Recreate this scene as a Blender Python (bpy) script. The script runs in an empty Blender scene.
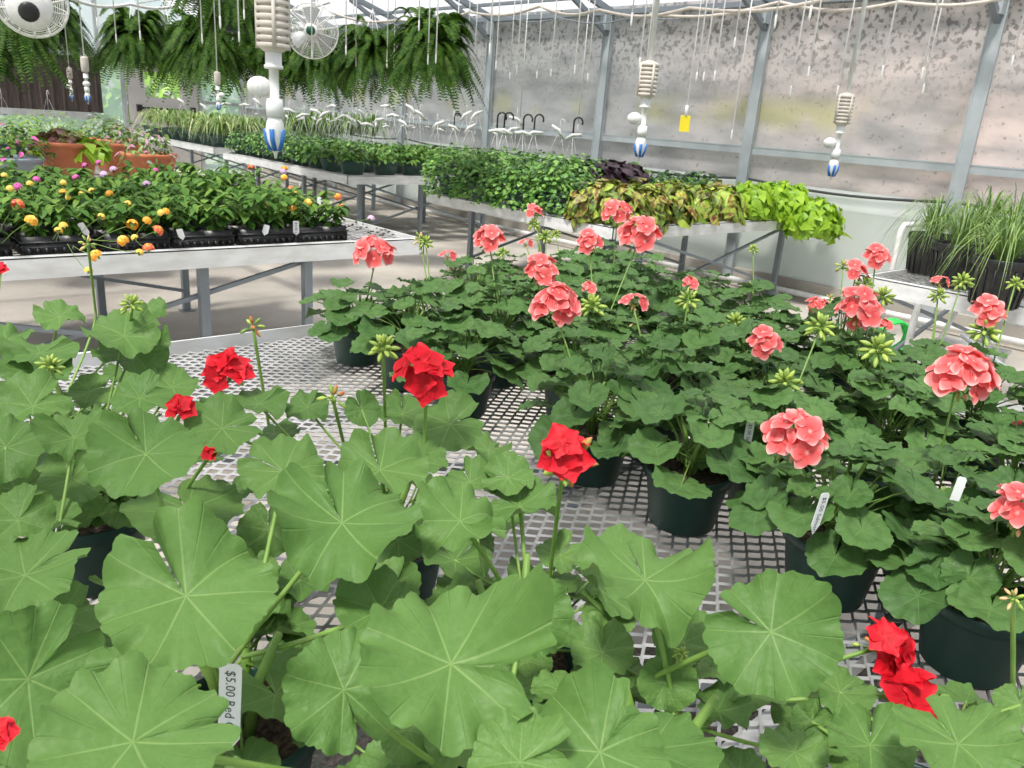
import bpy, math, random
import numpy as np
from mathutils import Vector, Matrix
PI = math.pi
R = random.Random(7)
sc = bpy.context.scene
col = sc.collection

# ------------------------------------------------------------------ camera
F = 790.0; PITCH = math.radians(18.4); ROLL = math.radians(4.3); YAW = math.radians(42.9); EYE = 1.40
fw = Vector((math.sin(YAW)*math.cos(PITCH), math.cos(YAW)*math.cos(PITCH), -math.sin(PITCH)))
rt0 = Vector((math.cos(YAW), -math.sin(YAW), 0.0))
up0 = rt0.cross(fw)
rt = rt0*math.cos(ROLL) + up0*math.sin(ROLL)
up = up0*math.cos(ROLL) - rt0*math.sin(ROLL)
CAM = Vector((0, 0, EYE))
cd = bpy.data.cameras.new('camera'); cam = bpy.data.objects.new('camera', cd); col.objects.link(cam)
cd.sensor_fit = 'HORIZONTAL'; cd.sensor_width = 36.0; cd.lens = F/1024*36
cd.clip_start = 0.02; cd.clip_end = 200
m = Matrix((rt, up, -fw)).transposed().to_4x4(); m.translation = CAM
cam.matrix_world = m
cd.dof.use_dof = True; cd.dof.focus_distance = 1.25; cd.dof.aperture_fstop = 24.0
sc.camera = cam

# ------------------------------------------------------------------ world, sun, exposure
w = bpy.data.worlds.new('world'); sc.world = w; w.use_nodes = True
nt = w.node_tree; nt.nodes.clear()
sky = nt.nodes.new('ShaderNodeTexSky'); sky.sky_type = 'NISHITA'; sky.sun_disc = False
sky.sun_elevation = math.radians(52); sky.sun_rotation = math.radians(60); sky.air_density = 1.0; sky.dust_density = 3.0
mixw = nt.nodes.new('ShaderNodeMix'); mixw.data_type = 'RGBA'; mixw.inputs[0].default_value = 0.62
bg = nt.nodes.new('ShaderNodeBackground'); wo = nt.nodes.new('ShaderNodeOutputWorld')
mixw.inputs[7].default_value = (5.6, 5.5, 5.4, 1)
nt.links.new(sky.outputs[0], mixw.inputs[6]); nt.links.new(mixw.outputs[2], bg.inputs[0]); nt.links.new(bg.outputs[0], wo.inputs[0])
bg.inputs[1].default_value = 0.205
sun_d = bpy.data.lights.new('sun', 'SUN'); sun_d.energy = 9.2; sun_d.angle = math.radians(9); sun_d.color = (1.0, 0.965, 0.9)
sun = bpy.data.objects.new('sun', sun_d); col.objects.link(sun)
sun.rotation_euler = Vector((0.50, 0.16, -1.0)).to_track_quat('-Z', 'Y').to_euler()
sc.view_settings.view_transform = 'Standard'; sc.view_settings.look = 'None'
sc.view_settings.exposure = 0.0; sc.view_settings.gamma = 1.0; sc.view_settings.use_curve_mapping = False
try:
    sc.cycles.max_bounces = 8; sc.cycles.transparent_max_bounces = 16; sc.cycles.transmission_bounces = 4
    sc.cycles.diffuse_bounces = 4; sc.cycles.glossy_bounces = 2; sc.cycles.sample_clamp_indirect = 6
except Exception: pass

# ------------------------------------------------------------------ where things stand
def ray(x, y): return fw + rt*((x-512)/F) + up*((384-y)/F)
def at_z(x, y, z):
    r = ray(x, y); return CAM + r*((z-EYE)/r.z)
def at_t(x, y, t): return CAM + ray(x, y)*t
def at_x(x, y, X):
    r = ray(x, y); return CAM + r*(X/r.x)
def at_y(x, y, Y):
    r = ray(x, y); return CAM + r*(Y/r.y)
def depth(p): return (Vector(p)-CAM).dot(fw)
def proj(p):
    d = Vector(p)-CAM; t = d.dot(fw)
    return 512+F*d.dot(rt)/t, 384-F*d.dot(up)/t

# ------------------------------------------------------------------ materials
MATS = {}
def nn(t, k, **kw):
    n = t.nodes.new(k)
    for a, b in kw.items(): setattr(n, a, b)
    return n
def mat(name, color, rough=0.5, metal=0.0, var=None, vscale=20, bump=0.0, bscale=60, transl=0.0, spec=0.5, coords='Object', island=0.0, transp=0.0, stretch=None, tcol=None):
    """Principled base; var = second colour mixed in by noise; island = brightness spread per piece; transl = share of light let through."""
    mt = bpy.data.materials.new(name); mt.use_nodes = True; t = mt.node_tree; L = t.links.new
    p = t.nodes['Principled BSDF']; out = t.nodes['Material Output']
    p.inputs['Roughness'].default_value = rough; p.inputs['Metallic'].default_value = metal
    p.inputs['Specular IOR Level'].default_value = spec
    tc = nn(t, 'ShaderNodeTexCoord'); mp = nn(t, 'ShaderNodeMapping'); L(tc.outputs[coords], mp.inputs[0])
    if stretch: mp.inputs['Scale'].default_value = stretch
    c = nn(t, 'ShaderNodeRGB'); c.outputs[0].default_value = (*color, 1); cur = c.outputs[0]
    if var:
        nz = nn(t, 'ShaderNodeTexNoise'); nz.inputs['Scale'].default_value = vscale; nz.inputs['Detail'].default_value = 5
        L(mp.outputs[0], nz.inputs['Vector'])
        rp = nn(t, 'ShaderNodeValToRGB'); rp.color_ramp.elements[0].position = 0.38; rp.color_ramp.elements[1].position = 0.66
        L(nz.outputs[0], rp.inputs[0])
        mx = nn(t, 'ShaderNodeMix', data_type='RGBA'); L(rp.outputs[0], mx.inputs[0]); L(cur, mx.inputs[6]); mx.inputs[7].default_value = (*var, 1); cur = mx.outputs[2]
    if island:
        g = nn(t, 'ShaderNodeNewGeometry'); mr = nn(t, 'ShaderNodeMapRange'); L(g.outputs['Random Per Island'], mr.inputs[0])
        mr.inputs[3].default_value = 1-island; mr.inputs[4].default_value = 1+island
        hs = nn(t, 'ShaderNodeHueSaturation'); L(mr.outputs[0], hs.inputs['Value']); L(cur, hs.inputs['Color'])
        mr2 = nn(t, 'ShaderNodeMapRange'); L(g.outputs['Random Per Island'], mr2.inputs[0]); mr2.inputs[3].default_value = 0.5+island*0.05; mr2.inputs[4].default_value = 0.5-island*0.07
        L(mr2.outputs[0], hs.inputs['Hue']); cur = hs.outputs[0]
    L(cur, p.inputs['Base Color'])
    if bump:
        bz = nn(t, 'ShaderNodeTexNoise'); bz.inputs['Scale'].default_value = bscale; L(mp.outputs[0], bz.inputs['Vector'])
        bp = nn(t, 'ShaderNodeBump'); bp.inputs['Strength'].default_value = bump; bp.inputs['Distance'].default_value = 0.01
        L(bz.outputs[0], bp.inputs['Height']); L(bp.outputs[0], p.inputs['Normal'])
    sh = p.outputs[0]
    if transl:
        tr = nn(t, 'ShaderNodeBsdfTranslucent')
        if tcol: tr.inputs[0].default_value = (*tcol, 1)
        else: L(cur, tr.inputs[0])
        ms = nn(t, 'ShaderNodeMixShader'); ms.inputs[0].default_value = transl; L(sh, ms.inputs[1]); L(tr.outputs[0], ms.inputs[2]); sh = ms.outputs[0]
    if transp:
        tp = nn(t, 'ShaderNodeBsdfTransparent'); ms = nn(t, 'ShaderNodeMixShader'); ms.inputs[0].default_value = transp; L(sh, ms.inputs[1]); L(tp.outputs[0], ms.inputs[2]); sh = ms.outputs[0]
    L(sh, out.inputs[0]); mt['base'] = name
    MATS[name] = mt
    return mt

def leaf_mat(name, c1, c2, vein, rough=0.42, zone=0.0, transl=0.25, nmain=7, spec=0.35, island=0.22, tint=None):
    """Round geranium leaf: UV holds the leaf's own plane (centre .5,.5); veins fan out from the stalk."""
    mt = bpy.data.materials.new(name); mt.use_nodes = True; t = mt.node_tree; L = t.links.new
    p = t.nodes['Principled BSDF']; out = t.nodes['Material Output']
    uv = nn(t, 'ShaderNodeUVMap'); sub = nn(t, 'ShaderNodeVectorMath', operation='SUBTRACT'); L(uv.outputs[0], sub.inputs[0]); sub.inputs[1].default_value = (0.5, 0.5, 0)
    ln = nn(t, 'ShaderNodeVectorMath', operation='LENGTH'); L(sub.outputs[0], ln.inputs[0])
    sx = nn(t, 'ShaderNodeSeparateXYZ'); L(sub.outputs[0], sx.inputs[0])
    def M(op, a, b=None, c=None):
        n = nn(t, 'ShaderNodeMath', operation=op)
        for i, v in enumerate((a, b, c)):
            if v is None: continue
            if isinstance(v, (int, float)): n.inputs[i].default_value = v
            else: L(v, n.inputs[i])
        return n.outputs[0]
    ang = M('ARCTAN2', sx.outputs[1], sx.outputs[0])
    r2 = M('MULTIPLY', ln.outputs['Value'], 2.0)
    def veins(n, wid, off=0.5):
        a = M('MULTIPLY_ADD', ang, n/(2*PI), off)
        f = M('ABSOLUTE', M('SUBTRACT', M('FRACT', a), 0.5))
        d = M('MULTIPLY', M('MULTIPLY', f, 2*PI/n), M('ADD', r2, 0.02))
        mr = nn(t, 'ShaderNodeMapRange', interpolation_type='SMOOTHSTEP'); L(d, mr.inputs[0])
        mr.inputs[1].default_value = wid; mr.inputs[2].default_value = wid*0.15; mr.inputs[3].default_value = 0; mr.inputs[4].default_value = 1
        return mr.outputs[0]
    v1 = veins(nmain, 0.020)
    nz0 = nn(t, 'ShaderNodeTexNoise'); nz0.inputs['Scale'].default_value = 7; L(uv.outputs[0], nz0.inputs['Vector'])
    v2 = M('MULTIPLY', veins(nmain*3, 0.014), M('SUBTRACT', r2, 0.25)); v2 = M('MAXIMUM', v2, 0.0)
    vo = nn(t, 'ShaderNodeTexVoronoi', feature='DISTANCE_TO_EDGE'); vo.inputs['Scale'].default_value = 16; L(uv.outputs[0], vo.inputs['Vector'])
    mv = nn(t, 'ShaderNodeMapRange'); L(vo.outputs['Distance'], mv.inputs[0]); mv.inputs[1].default_value = 0.0; mv.inputs[2].default_value = 0.12; mv.inputs[3].default_value = 0.10; mv.inputs[4].default_value = 0.0
    vsum = M('MINIMUM', M('ADD', M('MULTIPLY', v1, M('SUBTRACT', 0.95, M('MULTIPLY', r2, 0.6))), M('ADD', M('MULTIPLY', v2, 0.30), mv.outputs[0])), 1.0)
    g = nn(t, 'ShaderNodeNewGeometry')
    tc = nn(t, 'ShaderNodeTexCoord'); nz = nn(t, 'ShaderNodeTexNoise'); nz.inputs['Scale'].default_value = 24; nz.inputs['Detail'].default_value = 4; L(tc.outputs['Object'], nz.inputs['Vector'])
    mx = nn(t, 'ShaderNodeMix', data_type='RGBA'); fac = M('ADD', M('MULTIPLY', g.outputs['Random Per Island'], 0.55), M('MULTIPLY', nz.outputs[0], 0.45))
    L(fac, mx.inputs[0]); mx.inputs[6].default_value = (*c1, 1); mx.inputs[7].default_value = (*c2, 1)
    cur = mx.outputs[2]
    if zone:
        z = M('SUBTRACT', 1.0, M('MINIMUM', M('ABSOLUTE', M('DIVIDE', M('SUBTRACT', r2, 0.52), 0.16)), 1.0))
        mz = nn(t, 'ShaderNodeMix', data_type='RGBA', blend_type='MULTIPLY'); L(M('MULTIPLY', z, zone), mz.inputs[0]); L(cur, mz.inputs[6]); mz.inputs[7].default_value = (0.45, 0.5, 0.4, 1); cur = mz.outputs[2]
    mvv = nn(t, 'ShaderNodeMix', data_type='RGBA'); L(M('MULTIPLY', vsum, 0.42), mvv.inputs[0]); L(cur, mvv.inputs[6]); mvv.inputs[7].default_value = (*vein, 1); cur = mvv.outputs[2]
    # underside paler
    mb = nn(t, 'ShaderNodeMix', data_type='RGBA'); L(M('MULTIPLY', g.outputs['Backfacing'], 0.5), mb.inputs[0]); L(cur, mb.inputs[6]); mb.inputs[7].default_value = (vein[0]*0.7, vein[1]*0.7, vein[2]*0.8, 1)
    cur = mb.outputs[2]
    L(cur, p.inputs['Base Color']); p.inputs['Roughness'].default_value = rough; p.inputs['Specular IOR Level'].default_value = spec
    bp = nn(t, 'ShaderNodeBump'); bp.inputs['Strength'].default_value = 0.8; bp.inputs['Distance'].default_value = 0.0020
    L(M('SUBTRACT', M('MULTIPLY', nz0.outputs[0], 1.6), M('MULTIPLY', v2, 0.45)), bp.inputs['Height']); L(bp.outputs[0], p.inputs['Normal'])
    tr = nn(t, 'ShaderNodeBsdfTranslucent'); L(cur, tr.inputs[0])
    ms = nn(t, 'ShaderNodeMixShader'); ms.inputs[0].default_value = transl; L(p.outputs[0], ms.inputs[1]); L(tr.outputs[0], ms.inputs[2]); L(ms.outputs[0], out.inputs[0])
    MATS[name] = mt; return mt

def petal_mat(name, inner, outer, edge, transl=0.3):
    """UV v runs from the flower's throat (0) to the petal's rim (1)."""
    mt = bpy.data.materials.new(name); mt.use_nodes = True; t = mt.node_tree; L = t.links.new
    p = t.nodes['Principled BSDF']; out = t.nodes['Material Output']
    uv = nn(t, 'ShaderNodeUVMap'); sx = nn(t, 'ShaderNodeSeparateXYZ'); L(uv.outputs[0], sx.inputs[0])
    rp = nn(t, 'ShaderNodeValToRGB'); L(sx.outputs[1], rp.inputs[0])
    e = rp.color_ramp.elements; e[0].position = 0.0; e[0].color = (*edge, 1); e[1].position = 1.0; e[1].color = (*edge, 1)
    a = e.new(0.16); a.color = (*inner, 1); b = e.new(0.74); b.color = (*outer, 1)
    g = nn(t, 'ShaderNodeNewGeometry'); hs = nn(t, 'ShaderNodeHueSaturation'); mr = nn(t, 'ShaderNodeMapRange'); L(g.outputs['Random Per Island'], mr.inputs[0]); mr.inputs[3].default_value = 0.88; mr.inputs[4].default_value = 1.12
    L(rp.outputs[0], hs.inputs['Color']); L(mr.outputs[0], hs.inputs['Value']); L(hs.outputs[0], p.inputs['Base Color'])
    p.inputs['Roughness'].default_value = 0.55; p.inputs['Specular IOR Level'].default_value = 0.25
    tr = nn(t, 'ShaderNodeBsdfTranslucent'); L(hs.outputs[0], tr.inputs[0])
    ms = nn(t, 'ShaderNodeMixShader'); ms.inputs[0].default_value = transl; L(p.outputs[0], ms.inputs[1]); L(tr.outputs[0], ms.inputs[2]); L(ms.outputs[0], out.inputs[0])
    MATS[name] = mt; return mt

leaf_mat('red_leaf', (0.074, 0.165, 0.036), (0.135, 0.250, 0.062), (0.34, 0.48, 0.17), rough=0.50, transl=0.20, spec=0.22)
leaf_mat('salmon_leaf', (0.048, 0.122, 0.032), (0.115, 0.225, 0.062), (0.24, 0.37, 0.14), rough=0.48, spec=0.22, zone=0.45, transl=0.22)
petal_mat('salmon_petal', (0.86, 0.10, 0.10), (0.90, 0.20, 0.20), (0.95, 0.52, 0.49))
petal_mat('red_petal', (0.50, 0.004, 0.012), (0.62, 0.006, 0.020), (0.78, 0.03, 0.045), transl=0.2)
mat('stalk', (0.17, 0.32, 0.055), 0.5, var=(0.24, 0.38, 0.09), vscale=30, transl=0.1)
mat('bud_green', (0.30, 0.42, 0.08), 0.5, island=0.3)
mat('bud_red', (0.62, 0.10, 0.04), 0.5, var=(0.35, 0.36, 0.08), vscale=120)
mat('bud_salmon', (0.80, 0.36, 0.22), 0.5, var=(0.55, 0.5, 0.2), vscale=120)
mat('pot_green', (0.012, 0.050, 0.040), 0.42, var=(0.018, 0.060, 0.048), vscale=12)
mat('pot_black', (0.010, 0.011, 0.013), 0.38, var=(0.03, 0.03, 0.03), vscale=30)
mat('soil', (0.030, 0.020, 0.014), 0.95, var=(0.13, 0.09, 0.06), vscale=160, bump=0.8, bscale=200)
mat('galv', (0.46, 0.48, 0.49), 0.45, 0.35, var=(0.36, 0.37, 0.38), vscale=6, bump=0.1)
mat('post_paint', (0.36, 0.40, 0.42), 0.5, 0.1, var=(0.44, 0.48, 0.50), vscale=5)
mat('alu', (0.78, 0.79, 0.80), 0.42, 0.1, var=(0.64, 0.64, 0.62), vscale=7, bump=0.08, stretch=(1, 1, 3))
mat('mesh_steel', (0.46, 0.46, 0.46), 0.45, 0.3, var=(0.32, 0.32, 0.315), vscale=14)
mat('brace_steel', (0.24, 0.27, 0.30), 0.45, 0.3)
mat('plastic_white', (0.76, 0.76, 0.75), 0.4, var=(0.68, 0.67, 0.64), vscale=30)
mat('plastic_beige', (0.62, 0.56, 0.50), 0.5, var=(0.50, 0.45, 0.40), vscale=25)
mat('cord_white', (0.86, 0.85, 0.83), 0.6)
mat('blue_tip', (0.03, 0.16, 0.50), 0.3)
mat('clear_grey', (0.35, 0.40, 0.45), 0.2)
mat('hook_black', (0.012, 0.012, 0.012), 0.4)
mat('tag_white', (0.78, 0.79, 0.80), 0.5)
mat('ink', (0.05, 0.05, 0.05), 0.6)
mat('terracotta', (0.60, 0.175, 0.075), 0.55, var=(0.66, 0.23, 0.11), vscale=10)
mat('yellow_card', (0.80, 0.66, 0.02), 0.5)
mat('hose_green', (0.03, 0.62, 0.10), 0.35)
mat('label_green', (0.01, 0.10, 0.05), 0.4)
mat('lantana_leaf', (0.090, 0.205, 0.034), 0.5, island=0.42, transl=0.18, spec=0.2)
mat('peperomia_leaf', (0.17, 0.37, 0.075), 0.38, island=0.35, transl=0.22, spec=0.5)
mat('deep_leaf', (0.040, 0.12, 0.035), 0.4, island=0.4, transl=0.2)
mat('fern_leaf', (0.048, 0.120, 0.014), 0.55, island=0.42, transl=0.18, spec=0.15)
mat('lime_leaf', (0.30, 0.52, 0.035), 0.45, island=0.2, transl=0.32)
mat('purple_leaf', (0.030, 0.012, 0.022), 0.4, island=0.4, transl=0.1)
mat('wine_leaf', (0.20, 0.03, 0.05), 0.45, island=0.3, transl=0.2, var=(0.45, 0.35, 0.2), vscale=60)
mat('coleus_leaf', (0.26, 0.42, 0.05), 0.5, island=0.5, transl=0.12, var=(0.05, 0.008, 0.008), vscale=26)
mat('coleus_cream', (0.46, 0.50, 0.10), 0.5, island=0.3, transl=0.2, var=(0.16, 0.018, 0.02), vscale=30)
mat('coleus_lime', (0.30, 0.50, 0.05), 0.5, island=0.25, transl=0.25, var=(0.42, 0.48, 0.10), vscale=30)
mat('grass_leaf', (0.19, 0.32, 0.085), 0.45, island=0.4, transl=0.2)
mat('spider_leaf', (0.17, 0.30, 0.06), 0.45, island=0.35, transl=0.25)
mat('spider_pale', (0.55, 0.62, 0.32), 0.45, island=0.2, transl=0.25)
mat('silver_leaf', (0.30, 0.38, 0.30), 0.5, island=0.3, transl=0.15)
mat('orange_bloom', (0.90, 0.30, 0.02), 0.5, var=(0.95, 0.55, 0.05), vscale=200)
mat('yellow_bloom', (0.92, 0.58, 0.04), 0.5, var=(0.9, 0.7, 0.2), vscale=200)
mat('redpink_bloom', (0.82, 0.05, 0.08), 0.5, var=(0.95, 0.35, 0.04), vscale=160)
mat('magenta_bloom', (0.70, 0.06, 0.36), 0.5, var=(0.75, 0.2, 0.5), vscale=200)
mat('lilac_bloom', (0.62, 0.36, 0.66), 0.5, var=(0.75, 0.55, 0.7), vscale=200)
mat('mauve_bloom', (0.45, 0.22, 0.32), 0.5, island=0.3)

# ------------------------------------------------------------------ mesh collector
class MB:
    def __init__(s): s.v = []; s.f = []; s.uv = []; s.mi = []; s.mats = []; s.m = 0
    def use(s, name):
        if name not in s.mats: s.mats.append(name)
        s.m = s.mats.index(name); return s
    def add(s, verts, faces, uvs=None):
        b = len(s.v); s.v.extend(tuple(v) for v in verts); s.uv.extend(uvs if uvs is not None else [(0.5, 0.5)]*len(verts))
        for f in faces: s.f.append(tuple(b+i for i in f)); s.mi.append(s.m)
    def box(s, c, d, rot=None):
        x, y, z = d[0]/2, d[1]/2, d[2]/2; c = Vector(c)
        P = [Vector(p) for p in ((-x,-y,-z),(x,-y,-z),(x,y,-z),(-x,y,-z),(-x,-y,z),(x,-y,z),(x,y,z),(-x,y,z))]
        if rot is not None: P = [rot @ p for p in P]
        s.add([p+c for p in P], [(0,3,2,1),(4,5,6,7),(0,1,5,4),(1,2,6,5),(2,3,7,6),(3,0,4,7)])
    def bar(s, a, b, wd, h=None, upv=(0,0,1)):
        a = Vector(a); b = Vector(b); h = h or wd; d = (b-a); l = d.length; d.normalize()
        u = Vector(upv); 
        if abs(u.dot(d)) > 0.98: u = Vector((1, 0, 0))
        sx = d.cross(u).normalized(); su = sx.cross(d).normalized()
        s.box((a+b)/2, (wd, l, h), Matrix((sx, d, su)).transposed())
    def tube(s, pts, r, n=8, cap=True):
        pts = [Vector(p) for p in pts]; k = len(pts)
        rs = r if isinstance(r, (list, tuple)) else [r]*k
        V = []; prev = None
        for i, p in enumerate(pts):
            d = (pts[min(i+1, k-1)]-pts[max(i-1, 0)])
            if d.length < 1e-9: d = Vector((0, 0, 1))
            d.normalize()
            if prev is None:
                a = Vector((0, 0, 1)) if abs(d.z) < 0.9 else Vector((1, 0, 0))
                u = d.cross(a).normalized()
            else:
                u = (prev - d*prev.dot(d)); u = u.normalized() if u.length > 1e-6 else d.orthogonal().normalized()
            prev = u; v = d.cross(u)
            for j in range(n):
                an = 2*PI*j/n; V.append(p+(u*math.cos(an)+v*math.sin(an))*rs[i])
        Fc = [(i*n+j, i*n+(j+1) % n, (i+1)*n+(j+1) % n, (i+1)*n+j) for i in range(k-1) for j in range(n)]
        if cap: Fc.append(tuple(range(n-1, -1, -1))); Fc.append(tuple((k-1)*n+j for j in range(n)))
        s.add(V, Fc)
    def lathe(s, prof, c=(0, 0, 0), n=24, rot=None, close=True):
        c = Vector(c); V = []
        for r, z in prof:
            for j in range(n):
                an = 2*PI*j/n; p = Vector((r*math.cos(an), r*math.sin(an), z))
                if rot is not None: p = rot @ p
                V.append(p+c)
        k = len(prof)
        Fc = [(i*n+j, i*n+(j+1) % n, (i+1)*n+(j+1) % n, (i+1)*n+j) for i in range(k-1) for j in range(n)]
        if close: Fc.append(tuple(range(n-1, -1, -1))); Fc.append(tuple((k-1)*n+j for j in range(n)))
        s.add(V, Fc)
    def mesh(s, name, smooth=True):
        me = bpy.data.meshes.new(name); me.from_pydata(s.v, [], s.f)
        for k in s.mats: me.materials.append(MATS[k])
        if len(s.mats) > 1: me.polygons.foreach_set('material_index', s.mi)
        me.polygons.foreach_set('use_smooth', [smooth]*len(me.polygons))
        ul = me.uv_layers.new(name='UVMap'); li = np.empty(len(me.loops), dtype=np.int32); me.loops.foreach_get('vertex_index', li)
        ul.data.foreach_set('uv', np.array(s.uv, dtype=np.float32)[li].ravel())
        me.update(); return me
    def obj(s, name, parent=None, smooth=True, loc=None, rz=0):
        o = bpy.data.objects.new(name, s.mesh(name, smooth)); col.objects.link(o)
        if parent: o.parent = parent
        if loc is not None: o.location = loc
        o.rotation_euler[2] = rz
        return o
def mo(name, me, parent=None, loc=None, rot=None, scale=None):
    o = bpy.data.objects.new(name, me); col.objects.link(o)
    if parent: o.parent = parent
    if loc is not None: o.location = loc
    if rot is not None: o.rotation_euler = rot
    if scale is not None: o.scale = (scale, scale, scale) if isinstance(scale, (int, float)) else scale
    return o
def thing(name, label, cat, loc=(0, 0, 0), rz=0, group=None):
    o = bpy.data.objects.new(name, None); col.objects.link(o); o.location = loc; o.rotation_euler[2] = rz; o.empty_display_size = 0.05
    return tag(o, label, cat, group)
def tag(o, label, cat, group=None, kind=None):
    o['label'] = label; o['category'] = cat
    if group: o['group'] = group
    if kind: o['kind'] = kind
    return o
def struct(name, mb, smooth=False):
    o = mb.obj(name, smooth=smooth); o['kind'] = 'structure'; return o
ONES = ['', 'first', 'second', 'third', 'fourth', 'fifth', 'sixth', 'seventh', 'eighth', 'ninth', 'tenth', 'eleventh', 'twelfth', 'thirteenth', 'fourteenth', 'fifteenth', 'sixteenth', 'seventeenth', 'eighteenth', 'nineteenth', 'twentieth']
TENS = {2: 'twenty', 3: 'thirty', 4: 'forty', 5: 'fifty', 6: 'sixty', 7: 'seventy'}
def nth(n):
    if n <= 20: return ONES[n]
    return TENS[n//10]+'-'+ONES[n % 10] if n % 10 else TENS[n//10][:-1]+'ieth'
def basis(nrm, xdir):
    n = Vector(nrm).normalized(); x = Vector(xdir); x = x-n*x.dot(n)
    x = x.normalized() if x.length > 1e-5 else n.orthogonal().normalized()
    return Matrix((x, n.cross(x), n)).transposed()
def bez(a, b, c, n=6):
    a, b, c = Vector(a), Vector(b), Vector(c)
    return [a*(1-t)**2+b*2*t*(1-t)+c*t*t for t in [i/n for i in range(n+1)]]

# ------------------------------------------------------------------ the greenhouse shell
FL = -0.07     # floor level (bench tops stand at 0.70)
mat('concrete', (0.50, 0.46, 0.41), 0.85, var=(0.36, 0.33, 0.29), vscale=1.6, bump=0.25, bscale=50)
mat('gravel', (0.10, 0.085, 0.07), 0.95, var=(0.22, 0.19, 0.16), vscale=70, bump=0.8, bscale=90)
mat('damp', (0.24, 0.215, 0.18), 0.7, var=(0.30, 0.27, 0.23), vscale=8)
mat('outside_grass', (0.34, 0.36, 0.30), 0.9, var=(0.30, 0.33, 0.22), vscale=3)
mat('roof_sheet', (0.66, 0.68, 0.76), 0.5, transl=0.45, transp=0.50)
mat('end_glazing', (0.62, 0.78, 0.86), 0.4, transl=0.5, transp=0.35)
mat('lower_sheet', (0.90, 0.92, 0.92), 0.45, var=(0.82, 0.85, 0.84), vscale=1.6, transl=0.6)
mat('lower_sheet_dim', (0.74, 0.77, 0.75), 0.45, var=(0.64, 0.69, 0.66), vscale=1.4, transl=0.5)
mat('door_paint', (0.50, 0.47, 0.46), 0.5)
mat('cooling_pad', (0.052, 0.040, 0.036), 0.9, var=(0.085, 0.065, 0.055), vscale=5, bump=0.6, bscale=30, stretch=(6, 6, 0.6))
mat('cloth_edge', (0.07, 0.075, 0.075), 0.8)
def cloth_mat():
    """Weathered translucent side sheet: grey, going pinkish toward the near bays, with soot-coloured mottling near the top and algae stains."""
    mt = bpy.data.materials.new('side_cloth'); mt.use_nodes = True; t = mt.node_tree; L = t.links.new
    p = t.nodes['Principled BSDF']; out = t.nodes['Material Output']
    tc = nn(t, 'ShaderNodeTexCoord'); sx = nn(t, 'ShaderNodeSeparateXYZ'); L(tc.outputs['Object'], sx.inputs[0])
    def MR(src, a, b, c=0, d=1):
        n = nn(t, 'ShaderNodeMapRange'); L(src, n.inputs[0]); n.inputs[1].default_value = a; n.inputs[2].default_value = b; n.inputs[3].default_value = c; n.inputs[4].default_value = d; return n.outputs[0]
    def mul(a, b):
        n = nn(t, 'ShaderNodeMath', operation='MULTIPLY')
        for i, v in enumerate((a, b)):
            if isinstance(v, (int, float)): n.inputs[i].default_value = v
            else: L(v, n.inputs[i])
        return n.outputs[0]
    def noise(sc_, det=5, st=(1, 1, 1)):
        mp = nn(t, 'ShaderNodeMapping'); mp.inputs['Scale'].default_value = st; L(tc.outputs['Object'], mp.inputs[0])
        n = nn(t, 'ShaderNodeTexNoise'); n.inputs['Scale'].default_value = sc_; n.inputs['Detail'].default_value = det; L(mp.outputs[0], n.inputs['Vector']); return n.outputs[0]
    def mixc(f, a, b):
        n = nn(t, 'ShaderNodeMix', data_type='RGBA')
        if isinstance(f, (int, float)): n.inputs[0].default_value = f
        else: L(f, n.inputs[0])
        for i, v in ((6, a), (7, b)):
            if isinstance(v, tuple): n.inputs[i].default_value = (*v, 1)
            else: L(v, n.inputs[i])
        return n.outputs[2]
    pink = MR(sx.outputs[1], 6.8, 3.0); 
    pk = mul(pink, MR(noise(0.9), 0.30, 0.62))
    base = mixc(pk, (0.60, 0.605, 0.615), (0.88, 0.79, 0.77))
    base = mixc(mul(MR(noise(2.2, 6, (1, 1, 3)), 0.42, 0.72), 0.55), base, (0.34, 0.35, 0.36))
    spots = mul(MR(noise(24, 5), 0.53, 0.60), MR(sx.outputs[2], 1.75, 2.35, 0.05, 0.95))
    base = mixc(mul(spots, 0.65), base, (0.17, 0.165, 0.17))
    dots = mul(MR(noise(26, 1), 0.68, 0.73), 0.7)
    base = mixc(mul(dots, .6), base, (0.2, 0.19, 0.19))
    alg = mul(mul(MR(sx.outputs[2], 1.45, 1.6), MR(sx.outputs[2], 1.85, 1.68)), MR(noise(1.3), 0.5, 0.62))
    base = mixc(mul(alg, 0.5), base, (0.62, 0.62, 0.30))
    L(base, p.inputs['Base Color']); p.inputs['Roughness'].default_value = 0.7
    tr = nn(t, 'ShaderNodeBsdfTranslucent'); L(base, tr.inputs[0])
    ms = nn(t, 'ShaderNodeMixShader'); ms.inputs[0].default_value = 0.62; L(p.outputs[0], ms.inputs[1]); L(tr.outputs[0], ms.inputs[2]); L(ms.outputs[0], out.inputs[0])
    MATS['side_cloth'] = mt
cloth_mat()
WX, EY, WL, NY = 7.35, 16.7, -6.5, -3.5      # right wall, end wall, left wall, near end
EAVE = 2.62
b = MB().use('concrete'); b.box(((WX+WL)/2, (EY+NY)/2, FL-0.05), (WX-WL+0.3, EY-NY+0.3, 0.10)); struct('floor', b)
b = MB().use('outside_grass'); b.box((0, 6, FL-0.16), (120, 120, 0.1)); struct('ground', b)
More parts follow.
